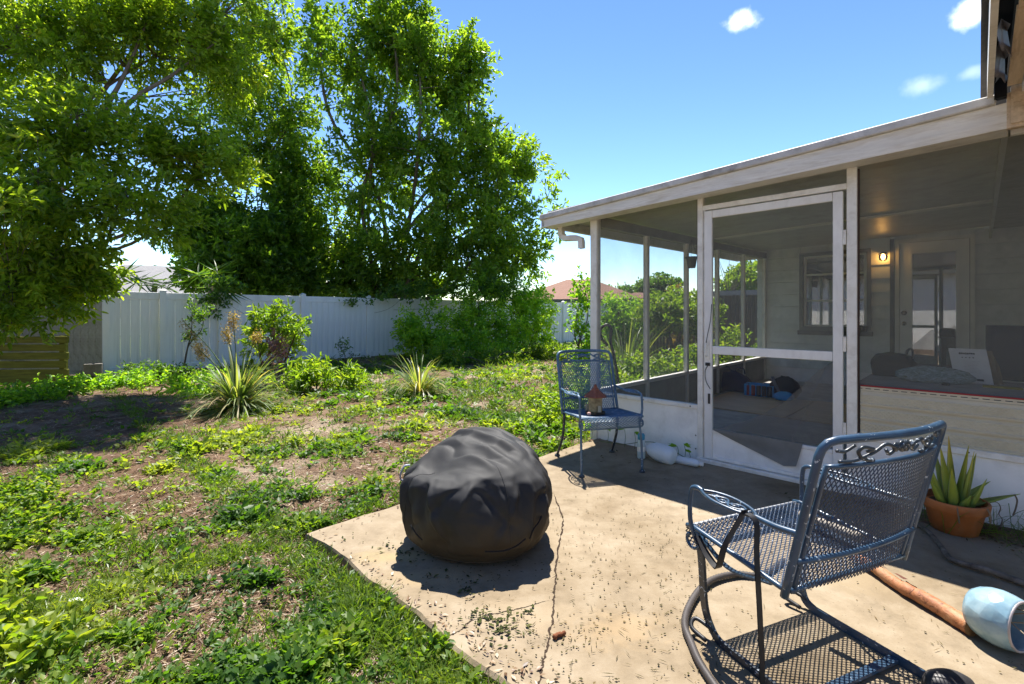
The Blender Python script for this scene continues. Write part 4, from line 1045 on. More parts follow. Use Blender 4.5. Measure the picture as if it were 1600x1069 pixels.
# ------------------------------------------------------------------ covered fire pit
def firepit():
    T = thing('covered_fire_pit', 'round black vinyl cover pulled over a fire pit on the patio', 'fire pit cover', (-.182, 2.565, 0.0))
    prof = [(0, .492), (.10, .490), (.19, .480), (.265, .460), (.322, .430), (.363, .390), (.39, .345), (.406, .295), (.414, .245), (.410, .20), (.398, .14), (.375, .085), (.345, .045), (.315, .015), (.28, .002)]
    R_, Z_ = np.array(prof).T
    s = np.concatenate([[0], np.cumsum(np.hypot(np.diff(R_), np.diff(Z_)))]); s /= s[-1]
    ns, na = 120, 260
    S = np.linspace(0, 1, ns); r = np.interp(S, s, R_); z = np.interp(S, s, Z_)
    for _ in range(3):
        r[1:-1] = (r[:-2] + 2 * r[1:-1] + r[2:]) / 4; z[1:-1] = (z[:-2] + 2 * z[1:-1] + z[2:]) / 4
    A = np.linspace(0, 2 * PI, na, endpoint=False)
    SS, AA = np.meshgrid(S, A, indexing='ij'); RR = np.repeat(r[:, None], na, 1); ZZ = np.repeat(z[:, None], na, 1)
    X, Y = RR * np.cos(AA), RR * np.sin(AA)
    top = smooth(.52, .30, SS); sidew = smooth(.27, .48, SS) * smooth(1.0, .85, SS)
    # the top tilts up towards the far right and sags towards the near left
    ZZ = ZZ + top * (.075 * (.35 * X + .80 * Y) / .4 + .020)
    def ridge(v, w): return np.exp(-(v / w) ** 2)
    ZZ = ZZ - .060 * top * np.exp(-((X + .24) ** 2 / .016 + (Y + .12) ** 2 / .012)) - .018 * top * np.exp(-((X - .05) ** 2 / .05 + (Y + .05) ** 2 / .012))
    q = X * .45 + Y * .89; p_ = X * .89 - Y * .45
    w1 = (fbm(p_ * 2.2 + 5, q * 2, 21, 2) - .5) * .16
    for (c, w, h, p0, p1) in ((.05, .030, .022, -.34, .34), (.14, .034, .018, -.30, .20), (-.05, .028, .020, -.12, .36), (.24, .03, .014, -.2, .12), (-.15, .026, .018, -.10, .30)):
        ZZ = ZZ + top * h * ridge(q - c + w1 + .25 * p_, w) * smooth(p0, p0 + .16, p_) * smooth(p1, p1 - .16, p_)
    rad = np.zeros_like(X)
    rr = random.Random(9)
    for k in range(13):      # broad leaning creases of the loose skirt
        a0 = 2 * PI * (k + rr.uniform(-.4, .4)) / 13; lean = rr.uniform(-1.3, 1.3); w = rr.uniform(.07, .16); h = rr.uniform(.008, .022) * rr.choice((-1, 1))
        s0 = rr.uniform(.24, .42); s1 = s0 + rr.uniform(.35, .6)
        d = (AA - a0 + lean * (SS - .5) + .35 * (fbm(AA * 2 + k, SS * 5, 30 + k, 2) - .5) + PI) % (2 * PI) - PI
        rad += h * ridge(d, w) * smooth(s0, s0 + .12, SS) * smooth(s1, s1 - .12, SS)
    for (a0, lean, w, h, s0, s1) in ((-.55, .5, .035, .020, .40, .95), (-.75, .3, .03, .012, .40, .85), (-.95, 1.2, .04, .014, .45, .82), (-2.2, -.9, .05, .020, .40, .8), (-2.75, -.3, .06, .030, .38, .9), (-3.0, .2, .05, -.020, .38, .8), (-1.45, -2.0, .07, -.016, .44, .74), (-1.9, 1.8, .07, -.016, .42, .7), (-1.2, -.6, .03, .012, .42, .62), (-1.65, .9, .035, .014, .40, .62)):
        d = (AA - a0 + lean * (SS - .5) + PI) % (2 * PI) - PI
        rad += h * ridge(d, w) * smooth(s0, s0 + .1, SS) * smooth(s1, s1 - .1, SS)
    rad += .002 * ridge(SS - .455, .02) * (.4 + fbm(AA * 2, AA * 0, 40, 2))
    ZZ = ZZ + .026 * (fbm(X * 4 + 3, Y * 4, 50, 2) - .5) * top
    rad += .030 * (fbm(AA * 1.6 + 9, SS * 4, 52, 2) - .5) * sidew
    k_ = 1 + rad / np.maximum(RR, .05) * sidew
    # sharp irregular creases of crumpled cloth
    def crease(u, v, sd): return np.abs(2 * fbm(u, v, sd, 2) - 1)
    wx = (fbm(X * 5 + 2, Y * 5 + ZZ * 4, 61, 2) - .5) * .5
    c1 = crease(AA * 2.1 + wx, SS * 4.6 + AA * .5 + wx, 62); c2 = crease(AA * 4.3 - SS * 3 + wx, SS * 7 + 4 + wx, 63)
    rad += (.050 * (np.minimum(c1, .45) - .22) + .012 * (np.minimum(c2, .4) - .2)) * sidew
    t1 = crease(p_ * 2.6 + wx * .4, q * 6.5 + wx * .5 + 3, 64); t2 = crease(p_ * 6 + 1, q * 12 + wx, 65)
    ZZ = ZZ + top * (.050 * (np.minimum(t1, .45) - .22) + .008 * (np.minimum(t2, .4) - .2)) * smooth(.02, .12, SS)
    k_ = (1 + rad / np.maximum(RR, .05) * sidew) * .945
    k_ = k_ * (1 + .020 * np.cos(AA * 2 + .6) + .014 * np.cos(3 * AA + 2))
    X, Y = X * k_, Y * k_
    V = np.stack([X, Y, ZZ], -1).reshape(-1, 3)
    idx = np.arange(ns * na).reshape(ns, na); nx = np.roll(idx, -1, 1)
    f = np.stack([idx[:-1], idx[1:], nx[1:], nx[:-1]], -1).reshape(-1, 4)
    m, nt, b = new_mat('vinyl_cover')
    tc = nt.nodes.new('ShaderNodeTexCoord'); v = tc.outputs['Object']
    sp = nt.nodes.new('ShaderNodeSeparateXYZ'); nt.links.new(v, sp.inputs[0])
    n1 = noise_node(nt, 4.5, 7, .65, v, .4); n2 = noise_node(nt, 70, 4, .7, v)
    ad = nt.nodes.new('ShaderNodeMath'); ad.operation = 'MULTIPLY_ADD'; nt.links.new(n1.outputs['Fac'], ad.inputs[0]); ad.inputs[1].default_value = -.36; nt.links.new(sp.outputs['Z'], ad.inputs[2])
    mr = nt.nodes.new('ShaderNodeMapRange'); nt.links.new(ad.outputs[0], mr.inputs['Value']); mr.inputs['From Min'].default_value = .10; mr.inputs['From Max'].default_value = -.08
    r1 = ramp(nt, [(.35, (.016, .016, .017)), (.75, (.027, .027, .028))]); nt.links.new(n1.outputs['Fac'], r1.inputs[0])
    mx = nt.nodes.new('ShaderNodeMix'); mx.data_type = 'RGBA'; nt.links.new(mr.outputs[0], mx.inputs['Factor']); nt.links.new(r1.outputs[0], mx.inputs['A']); mx.inputs['B'].default_value = (.050, .036, .021, 1)
    r2 = ramp(nt, [(.70, (0, 0, 0)), (.76, (.5, .5, .5))]); nt.links.new(n2.outputs['Fac'], r2.inputs[0])
    m2 = nt.nodes.new('ShaderNodeMix'); m2.data_type = 'RGBA'; nt.links.new(r2.outputs[0], m2.inputs['Factor']); nt.links.new(mx.outputs['Result'], m2.inputs['A']); m2.inputs['B'].default_value = (.14, .12, .10, 1)
    nt.links.new(m2.outputs['Result'], b.inputs['Base Color'])
    b.inputs['Roughness'].default_value = .68; b.inputs['Specular IOR Level'].default_value = .38
    bump(nt, b, n2.outputs['Fac'], .12, .002)
    me = bpy.data.meshes.new('cover'); me.from_pydata(V.tolist(), [], f.tolist()); me.materials.append(m)
    me.polygons.foreach_set('use_smooth', [True] * len(me.polygons))
    o = bpy.data.objects.new('cover', me); COL.objects.link(o); o.parent = T
    # stitched seams: round the rim, a hem at the foot, and a few panel seams
    VV = V.reshape(ns, na, 3)
    for row in (int(.93 * ns),):
        ring = VV[row]; c_ = ring.mean(0); MB().tube([Vector(q_ + (q_ - c_) / np.linalg.norm(q_ - c_) * .001) for q_ in ring[::2]], .0032, 5, closed=True).build('stitched_seam', m, T, smooth=True)
    for col in (16, 84, 150, 214):
        MB().tube([Vector(VV[i, col]) for i in range(int(.30 * ns), int(.93 * ns), 2)], .0026, 5).build('stitched_seam', m, T, smooth=True)
    # grommet strap and small tags on the left
    MB().tube(crv([(-.345, -.10, .425), (-.368, -.112, .425), (-.385, -.118, .395), (-.39, -.115, .36), (-.372, -.10, .34)], 6), .007, 6, flat=(1.6, .6)).build('pull_strap', mat_simple('grey_strap', (.22, .24, .30), .4, .5), T, smooth=True)
    MB().bar((-.375, -.165, .27), (-.371, -.172, .245), .012, .004, (0, 1, 0)).build('tag', M['white_paint'], T)
    # split seams showing darker
    for pts in ([(.34, -.235, .26), (.315, -.275, .215), (.285, -.31, .19), (.265, -.325, .15)], [(-.30, -.29, .20), (-.27, -.32, .175), (-.235, -.345, .155)], [(.06, -.415, .135), (.14, -.40, .13), (.20, -.375, .14), (.245, -.345, .16)]):
        MB().tube(crv(pts, 6), .0035, 5).build('split_seam', M['black_gap'], T)
    return T
firepit()

# ------------------------------------------------------------------ small things on the patio
# peeled orange log
lg = thing('bare_log', 'bare orange brown log lying on the patio behind the blue rocker', 'log', on_ground(1440, 945))
a_ = on_ground(1335, 880) - lg.location; b_ = on_ground(1520, 995) - lg.location
pts = [a_ + (b_ - a_) * k + Vector((.006 * math.sin(k * 9), .006 * math.cos(k * 7), .030 + .003 * math.sin(k * 12))) for k in np.linspace(0, 1, 12)]
m, nt, b = new_mat('orange_wood'); tc = nt.nodes.new('ShaderNodeTexCoord')
n1 = noise_node(nt, 9, 7, .7, tc.outputs['Object'], .8); n2 = noise_node(nt, 26, 6, .7, tc.outputs['Object'], 1.2)
r1 = ramp(nt, [(.32, (.16, .055, .022)), (.46, (.36, .135, .05)), (.58, (.40, .19, .085)), (.72, (.48, .30, .17))]); nt.links.new(n1.outputs['Fac'], r1.inputs[0])
r2 = ramp(nt, [(.36, (.18, .10, .07)), (.43, (1, 1, 1))]); nt.links.new(n2.outputs['Fac'], r2.inputs[0])
mx = nt.nodes.new('ShaderNodeMix'); mx.data_type = 'RGBA'; mx.blend_type = 'MULTIPLY'; mx.inputs['Factor'].default_value = .8
nt.links.new(r1.outputs[0], mx.inputs['A']); nt.links.new(r2.outputs[0], mx.inputs['B']); nt.links.new(mx.outputs['Result'], b.inputs['Base Color']); b.inputs['Roughness'].default_value = .6
bump(nt, b, n2.outputs['Fac'], .8, .006); M['orange_wood'] = m
rl = random.Random(5)
for q_ in range(9):      # loose curls of bark still clinging to the upper end
    k_b = rl.uniform(.15, .62); cb_ = a_ + (b_ - a_) * k_b + Vector((0, 0, .03)); ax_ = (b_ - a_).normalized(); sd_ = Vector((-ax_.y, ax_.x, 0)); an = rl.uniform(-.3, 1.6); L_b = rl.uniform(.02, .06)
    rows = [[cb_ + ax_ * (L_b * i_) + (sd_ * math.sin(an + .35 * j_) + Vector((0, 0, 1)) * math.cos(an + .35 * j_)) * (.0305 + .003 * rl.random() + .006 * (j_ == 2)) for j_ in range(3)] for i_ in (0, .5, 1)]
    MB().grid(rows).build('bark_flake', mat_simple('bark_flake', (.11, .045, .03), .8, .2, var=.3), lg)
p2 = crv(pts, 5); MB().tube(p2, [(.021 + .010 * i / len(p2)) * (1 + rl.uniform(-.07, .07)) for i in range(len(p2))], 14).build('log_wood', m, lg, smooth=True)
MB().lathe([(0, .006), (.026, .005), (.033, .0)], 14, tuple(pts[-1]), Vector((b_ - a_).normalized()).to_track_quat('Z', 'Y').to_matrix()).build('cut_end', mat_simple('cut_end', (.20, .12, .055), .8, .2, var=.3, scale=40), lg, smooth=True)

# grey crooked branch
gb = thing('dead_branch', 'thin crooked grey branch lying on shaded concrete below the aloe pot', 'branch', on_ground(1500, 880))
gp = [(1432, 822, .01), (1452, 838, .02), (1470, 860, .02), (1486, 880, .02), (1515, 890, .02), (1545, 900, .025), (1590, 915, .02), (1660, 940, .02)]
branch(MB(), [on_ground(x, y) - gb.location + Vector((0, 0, z)) for x, y, z in gp], .011, .015, seed=2).build('branch_wood', mat_simple('grey_branch', (.17, .14, .11), .85, .2, var=.35, scale=25, bstr=.7, bscale=60), gb, smooth=True)

# blue faceted pot on its side
cp = on_ground(1556, 1014); cp = Vector((1.770, 1.765, 0))
bp_ = thing('blue_pot', 'pale blue faceted ceramic pot lying on its side at the right edge', 'plant pot', cp)
axis_ = Vector((.36, -.93, .05)).normalized(); Rm = axis_.to_track_quat('Z', 'Y').to_matrix()
prof = [(0, -.12), (.05, -.118), (.070, -.108), (.086, -.075), (.097, -.03), (.101, .02), (.098, .065), (.092, .10), (.089, .112), (.083, .114), (.080, .108), (.084, .09), (.088, .05), (.086, 0), (.075, -.07), (.05, -.095), (0, -.10)]
prof = [(a_ * .97, (b_2 + .02) * .62) for a_, b_2 in prof]
mb = MB(); mb.lathe(prof, 40, (0, 0, .095), Rm)
m, nt, b = new_mat('blue_glaze'); tc = nt.nodes.new('ShaderNodeTexCoord')
vo = nt.nodes.new('ShaderNodeTexVoronoi'); vo.inputs['Scale'].default_value = 24; nt.links.new(tc.outputs['Object'], vo.inputs['Vector'])
n1 = noise_node(nt, 9, 5, .6, tc.outputs['Object'])
r1 = ramp(nt, [(.3, (.17, .32, .42)), (.6, (.36, .50, .56)), (.8, (.52, .60, .62))]); nt.links.new(n1.outputs['Fac'], r1.inputs[0])
sp = nt.nodes.new('ShaderNodeMix'); sp.data_type = 'RGBA'; sp.blend_type = 'MULTIPLY'; sp.inputs['Factor'].default_value = .15
bwn = nt.nodes.new('ShaderNodeRGBToBW'); nt.links.new(vo.outputs['Color'], bwn.inputs[0])
nt.links.new(r1.outputs[0], sp.inputs['A']); nt.links.new(bwn.outputs[0], sp.inputs['B']); nt.links.new(sp.outputs['Result'], b.inputs['Base Color'])
b.inputs['Roughness'].default_value = .22; bump(nt, b, vo.outputs['Distance'], .5, .008); M['blue_glaze'] = m
mb.build('pot_shell', m, bp_, smooth=True)
MB().tube([Vector((0, 0, .095)) + Rm @ Vector((math.cos(a) * .083, math.sin(a) * .083, .083)) for a in np.linspace(0, 2 * PI, 30, endpoint=False)], .0045, 6, closed=True).build('rim', mat_simple('rim_glaze', (.40, .36, .36), .4, .5), bp_, smooth=True)
MB().lathe([(0, .03), (.05, .028), (.079, .02)], 24, (0, 0, .095), Rm).build('potting_soil', mat_simple('pot_soil', (.02, .015, .01), .95, .1, bstr=.8), bp_)
for k, (a, l) in enumerate(((.3, .10), (1.4, .08), (2.6, .09), (-.6, .07))):
    s0 = Vector((0, 0, .095)) + Rm @ Vector((.03 * math.cos(a), .03 * math.sin(a), .03)); s1 = Vector((0, 0, .095)) + Rm @ Vector((.07 * math.cos(a + .4), .07 * math.sin(a + .4), .03 + l))
    MB().tube([s0, (s0 + s1) / 2 + Vector((0, 0, .01)), s1], .0022, 5).build('dry_stem', M['pale_stem'], bp_)

# dark ribbed hose curling round the rocker base
hs = thing('ribbed_hose', 'dark grey ribbed hose curling on the patio around the left rocker leg', 'hose', on_ground(1090, 990))
hp = [(1225, 880, .012), (1190, 903, .014), (1150, 903, .018), (1115, 912, .02), (1092, 930, .02), (1075, 958, .018), (1070, 985, .018), (1080, 1012, .016), (1092, 1040, .015), (1112, 1072, .015), (1140, 1110, .015), (1180, 1150, .015)]
P_ = crv([on_ground(x, y) - hs.location + Vector((0, 0, z)) for x, y, z in hp], 16)
MB().tube(P_, [.0125 + (.0016 if i % 2 else -.0008) for i in range(len(P_))], 10).build('hose_tube', mat_simple('hose', (.075, .065, .062), .5, .4, var=.2), hs, smooth=True)
# dark rounded object peeping in at the bottom edge
ro = thing('dark_lid', 'dark ribbed rounded rubber thing just peeping in at the bottom edge', 'rubber boot', (1.39, 1.52, 0))
pr = [(0, .075), (.02, .0735), (.04, .066), (.055, .052), (.062, .035), (.064, .015), (.063, 0), (0, 0)]
mb = MB(); base = [];
for i, (r, z_) in enumerate(pr): base.append((r * (1.0), z_ + (.0015 if i % 2 else 0)))
mb.lathe(base, 36); lo = mb.build('lid_body', mat_simple('rubber', (.03, .028, .03), .45, .5, var=.1), ro, smooth=True); lo.scale = (1.25, .8, .85)

# fallen orange brown scrap
sc_ = thing('rusty_scrap', 'small rusty brown scrap beside the long crack in the patio', 'scrap', on_ground(874, 997))
mb = branch(MB(), [(-.022, -.012, .009), (-.008, 0, .011), (.01, .008, .010), (.022, .018, .008)], .009, .007, 7, .25, 4, 1); mb.build('scrap_piece', mat_simple('rust', (.20, .07, .03), .8, .2, var=.3, scale=60), sc_, smooth=True)

# ------------------------------------------------------------------ terracotta pot with aloe
ap = thing('aloe_plant', 'yellow green aloe growing in an orange terracotta pot against the knee wall', 'potted plant', (2.465, 2.665, 0.0))
ap.scale = (.9, .9, .88)
prof = [(0, 0), (.105, 0), (.112, .005), (.142, .135), (.146, .14), (.156, .142), (.160, .150), (.166, .195), (.162, .202), (.152, .202), (.148, .19), (.142, .165), (0, .165)]
po = MB().lathe(prof, 40).build('pot', mat_simple('terracotta', (.42, .135, .035), .55, .35, var=.15, dirt=(.25, .16, .10), dirt_amt=.35, dirt_scale=9), ap, smooth=True); auto_smooth(po, 50)
MB().lathe([(0, .172), (.08, .17), (.142, .163)], 24).build('potting_soil', M['soil'], ap)
def aloe_leaf(mb, base, d, L, w, th, curl, seg=9):
    d = Vector(d).normalized(); side_ = d.cross(Vector((0, 0, 1))).normalized() if abs(d.z) < .99 else Vector((1, 0, 0))
    p = Vector(base); rings = []
    for i in range(seg + 1):
        k = i / seg
        dd = (d + Vector((0, 0, curl * k))).normalized(); up = side_.cross(dd).normalized()
        ww = w * (1 - k ** 1.6) * (.85 + .5 * k * (1 - k)) + .0015; tt = th * (1 - k ** 1.3) + .001
        rings.append([p + side_ * ww + up * tt * .5, p + up * tt * -.1, p - side_ * ww + up * tt * .5, p - side_ * ww * .55 - up * tt * .8, p - up * tt, p + side_ * ww * .55 - up * tt * .8])
        p = p + dd * L / seg
    n = len(mb.v)
    for r_ in rings: mb.v.extend([tuple(q) for q in r_])
    for i in range(seg):
        for k in range(6): mb.f.append((n + i * 6 + k, n + i * 6 + (k + 1) % 6, n + (i + 1) * 6 + (k + 1) % 6, n + (i + 1) * 6 + k))
m, nt, b = new_mat('aloe_skin'); tc = nt.nodes.new('ShaderNodeTexCoord')
sp = nt.nodes.new('ShaderNodeSeparateXYZ'); nt.links.new(tc.outputs['Object'], sp.inputs[0]); n1 = noise_node(nt, 7, 5, .6, tc.outputs['Object'])
ad = nt.nodes.new('ShaderNodeMath'); ad.operation = 'MULTIPLY_ADD'; ad.inputs[1].default_value = .35; nt.links.new(n1.outputs['Fac'], ad.inputs[0]); nt.links.new(sp.outputs['Z'], ad.inputs[2])
r1 = ramp(nt, [(.33, (.17, .24, .045)), (.5, (.28, .33, .04)), (.66, (.42, .36, .03)), (.78, (.50, .27, .03))]); nt.links.new(ad.outputs[0], r1.inputs[0]); nt.links.new(r1.outputs[0], b.inputs['Base Color'])
b.inputs['Roughness'].default_value = .4; b.inputs['Subsurface Weight'].default_value = .25; b.inputs['Subsurface Radius'].default_value = (.03, .04, .01); b.inputs['Subsurface Scale'].default_value = .3; M['aloe'] = m
LV = [((.0, .02), (.05, .1, 1), .34, .026, .1), ((-.03, 0), (-.12, .05, 1), .30, .028, .1), ((.03, -.02), (.10, -.12, 1), .29, .028, .05), ((.06, .01), (.35, .05, 1), .27, .024, .2), ((-.06, .02), (-.35, .0, 1), .24, .024, .2),
      ((-.05, -.05), (-.25, -.22, 1), .22, .026, .15), ((.04, -.06), (.18, -.35, 1), .18, .028, .1), ((.08, -.02), (.95, -.25, .42), .22, .024, -.1), ((.07, .03), (.85, .1, .62), .20, .02, -.25), ((.0, .06), (.05, .35, 1), .28, .022, .1), ((-.08, -.01), (-.6, -.15, .9), .17, .022, .2), ((.02, .0), (.2, .0, 1), .31, .02, .1), ((-.02, -.07), (-.1, -.6, .8), .11, .024, .2)]
for (x, y), d, L, w, c in LV:
    mb = MB(); aloe_leaf(mb, (x, y, .165), d, L * 1.22, w * 1.2, .018, c); mb.build('leaf', M['aloe'], ap, smooth=True)
for pts in ([(.14, -.05, .19), (.20, -.06, .20), (.215, -.07, .17), (.205, -.07, .13), (.22, -.075, .10), (.205, -.08, .06)], [(.29, -.08, .255), (.30, -.085, .22), (.285, -.09, .17), (.27, -.09, .13)], [(.05, -.155, .2), (.045, -.178, .17), (.05, -.175, .12)], [(-.10, -.125, .2), (-.105, -.14, .15), (-.09, -.13, .10)]):
    MB().tube(crv(pts, 5), .0035, 5, flat=(1.6, .6)).build('withered_leaf', mat_simple('withered', (.20, .15, .10), .8, .2), ap)

# ------------------------------------------------------------------ bottles by the wall
def px_wall(px, py, y_off=-.10):
    """ground point next to the wall under a pixel"""
    return on_ground(px, py)
jp = on_ground(1030, 722)
jug = thing('white_jug', 'big white plastic jug lying on its side at the foot of the knee wall', 'jug', jp, RZ_HOUSE + .05)
Rj = Vector((-1, .12, .10)).normalized().to_track_quat('Z', 'Y').to_matrix()
m, nt, b = new_mat('jug_plastic'); b.inputs['Base Color'].default_value = (.68, .74, .78, 1); b.inputs['Roughness'].default_value = .35; b.inputs['Subsurface Weight'].default_value = .3; b.inputs['Subsurface Radius'].default_value = (.05, .05, .05); b.inputs['Subsurface Scale'].default_value = .4
n1 = noise_node(nt, 9, 4, .6); bump(nt, b, n1.outputs['Fac'], .3, .01); M['jug'] = m
MB().lathe([(0, -.125), (.05, -.123), (.066, -.11), (.073, -.07), (.075, 0), (.068, .05), (.05, .09), (.03, .115), (.024, .125), (.024, .14), (0, .14)], 28, (0, .02, .073), Rj).build('jug_body', m, jug, smooth=True)
lab = MB(); 
rows = [[Vector((0, .02, .073)) + Rj @ Vector((math.cos(a) * .0762, math.sin(a) * .0762, zz)) for a in np.linspace(-2.5, -.9, 9)] for zz in (-.055, -.02, .02)]
lab.grid(rows); lab.build('label', mat_simple('label_paper', (.60, .66, .80), .5, .3, var=.1), jug)
rows = [[Vector((0, .02, .073)) + Rj @ Vector((math.cos(a) * .0768, math.sin(a) * .0768, zz)) for a in np.linspace(-1.9, -1.2, 5)] for zz in (.022, .034)]
MB().grid(rows).build('label_mark', mat_simple('navy', (.01, .02, .09), .5, .3), jug)
bt = thing('white_bottle', 'slim white bottle lying behind the big jug near the screen door', 'bottle', on_ground(1073, 727), RZ_HOUSE + .06)
Rb = Vector((1, -.02, .02)).normalized().to_track_quat('Z', 'Y').to_matrix()
MB().lathe([(0, -.11), (.026, -.108), (.030, -.10), (.030, .07), (.026, .085), (.014, .10), (.013, .106)], 18, (0, 0, .031), Rb).build('bottle_body', m, bt, smooth=True)
MB().lathe([(.016, .1065), (.017, .108), (.017, .128), (.015, .13), (0, .13)], 14, (0, 0, .031), Rb).build('cap', M['white_paint'], bt, smooth=True)
sb = thing('blue_capped_bottle', 'upright clear bottle with blue cap standing behind the chair leg', 'bottle', on_ground(1002, 716))
MB().lathe([(0, 0), (.030, .001), (.033, .008), (.034, .09), (.031, .11), (.030, .14), (.024, .155)], 18).build('bottle_body', mat_simple('clear_plastic', (.55, .66, .68), .3, .5), sb, smooth=True)
MB().lathe([(.026, .156), (.028, .158), (.030, .195), (.024, .205), (0, .207)], 18).build('cap', mat_simple('cyan_cap', (.05, .32, .50), .4, .5), sb, smooth=True)
MB().lathe([(.0345, .06), (.0345, .10)], 18).build('label', M['white_paint'], sb)

# ------------------------------------------------------------------ bird feeder and shell on the far chair
FW = lambda x, y, z: FAR.matrix_basis @ Vector((x, y, z))
bfp = FW(.025, .16, .408)
fd = thing('bird_feeder', 'small rusty roofed bird feeder standing on the far blue chair seat', 'bird feeder', bfp, .35)
tan_ = mat_simple('feeder_tan', (.40, .31, .17), .7, .3, var=.25, scale=25, dirt=(.18, .11, .06), dirt_amt=.6, dirt_scale=20)
rust = mat_simple('feeder_rust', (.30, .105, .06), .75, .3, var=.2, scale=30)
MB().lathe([(0, 0), (.085, 0), (.09, .008), (.085, .012), (.07, .014)], 6).build('tray', mat_simple('feeder_dark', (.07, .06, .04), .7, .3), fd)
MB().lathe([(.058, .0145), (.060, .02), (.064, .135), (0, .137)], 6).build('body', tan_, fd)
MB().lathe([(.098, .134), (.10, .138), (.06, .165), (.032, .188), (.030, .195), (.018, .205), (.012, .225), (.0, .235)], 6).build('roof', rust, fd)
for k in range(3):
    a = k * 2 * PI / 3 + .5; MB().box(-.012, .012, -.003, .003, 0, .05).build('arch', mat_simple('arch_pale', (.55, .5, .38), .6, .3), fd).location = (math.cos(a) * .066, math.sin(a) * .066, .02)
sh = thing('pink_shell', 'tiny pinkish shell lying on the left front of the far chair seat', 'shell', FW(.15, .33, .436))
MB().lathe([(0, .022), (.012, .018), (.017, .008), (.012, 0), (0, 0)], 10).build('shell_body', mat_simple('shell', (.55, .32, .27), .5, .4), sh, smooth=True)

# ------------------------------------------------------------------ inside the porch
def hp_(t, v, z=.076): return W(t, v, z)
for (n_, lab_, t0, t1, v0_, v1_, rz_, z_) in (('plywood_sheet', 'tan plywood sheet on the porch floor nearest the garden side', -.95, .10, 1.85, 3.15, .0, .0), ('plywood_sheet', 'second plywood sheet on the porch floor behind the torn door screen', .13, .86, 1.83, 3.2, .02, .0)):
    p = thing(n_, lab_, 'plywood', hp_(t0, v0_), RZ_HOUSE + rz_)
    MB().box(0, t1 - t0, 0, v1_ - v0_, .001, .016).build('board', M['plywood'], p, bevel=.002)
blue = mat_simple('cyan_box', (.03, .36, .78), .5, .4, var=.08)
bxp = thing('blue_box', 'bright blue open cardboard box on the porch floor', 'box', hp_(-.70, 2.98), RZ_HOUSE + .12)
bb = MB(); bb.box(0, .36, 0, .008, .018, .17).box(0, .36, .232, .24, .018, .17).box(0, .008, .0085, .2315, .018, .17).box(.352, .36, .0085, .2315, .018, .17).box(.0085, .3515, .0085, .2315, .018, .026); bb.build('box_body', blue, bxp)
def bag(name, label, cat, loc, rz, w, d, h, mat, seed, n=22, squash=.35, pw=.45):
    T = thing(name, label, cat, loc, rz)
    rows = []; A = np.linspace(0, 2 * PI, n * 2, endpoint=False)
    for i in range(n):
        k = i / (n - 1); zz = h * k
        f = (math.sin(PI * min(1, k * .9 + .12))) ** pw if k < 1 else .25
        rows.append([Vector((math.copysign(abs(math.cos(a)) ** .6, math.cos(a)) * w / 2 * f * (1 + .22 * (float(fbm(a * 2.5 + seed, k * 5, seed, 3)) - .5)), math.copysign(abs(math.sin(a)) ** .6, math.sin(a)) * d / 2 * f * (1 - squash * k) * (1 + .3 * (float(fbm(a * 3 + seed + 7, k * 4, seed + 1, 3)) - .5)), zz * (1 + .18 * (float(fbm(a * 2 + seed, 3.3, seed, 2)) - .5)) + .001)) for a in A])
    mb = MB(); base = 0
    for r in rows: mb.v.extend([tuple(p) for p in r])
    m_ = len(A)
    for i in range(n - 1):
        for k in range(m_): mb.f.append((i * m_ + k, i * m_ + (k + 1) % m_, (i + 1) * m_ + (k + 1) % m_, (i + 1) * m_ + k))
    mb.f.append(tuple((n - 1) * m_ + k for k in range(m_)))
    mb.build('bag_body', mat, T, smooth=True)
    return T
navy = mat_simple('navy_cloth', (.012, .022, .07), .8, .2, var=.2)
b1_ = bag('navy_tote_bag', 'navy cloth bag slumped behind the bright blue box', 'bag', hp_(-.95, 3.28, .092), RZ_HOUSE, .50, .28, .28, navy, 3)
for x in (-.1, .1): MB().tube(crv([(x - .07, 0, .25), (x - .05, 0, .33), (x + .04, 0, .33), (x + .06, 0, .25)], 5), .009, 6).build('handle', navy, b1_)
b2_ = bag('black_duffel_bag', 'black duffel bag with pale strap on the porch floor at right of the blue box', 'bag', hp_(-.24, 3.15, .092), RZ_HOUSE, .36, .26, .28, mat_simple('black_cloth', (.012, .013, .02), .75, .25), 8)
MB().tube(crv([(-.12, -.12, .28), (-.08, -.17, .2), (-.03, -.17, .1), (.02, -.18, .02)], 6), .022, 5, flat=(1, .25)).build('strap', mat_simple('grey_strap2', (.20, .23, .28), .7, .3), b2_)
b3_ = bag('blue_sack', 'small blue sack lying in front of the black duffel bag', 'sack', hp_(-.20, 2.93, .094), RZ_HOUSE, .24, .16, .11, blue, 12)
for k in range(5):
    tt = thing('red_can', ['red topped can at the left end of the blue box', 'red topped can second from the left in the blue box', 'dark topped can in the middle of the blue box', 'dark topped can near the right end of the blue box', 'dark topped can at the right end of the blue box'][k], 'can', W(-.655 + k * .066, 3.01 - k * .0, .103), RZ_HOUSE, 'cans in the blue box')
    MB().lathe([(0, 0), (.03, 0), (.03, .125), (.024, .135), (0, .137)], 14).build('can_body', mat_simple('can_red', (.30, .03, .03), .4, .5) if k < 2 else mat_simple('can_dark', (.03, .03, .035), .4, .5), tt, smooth=False)
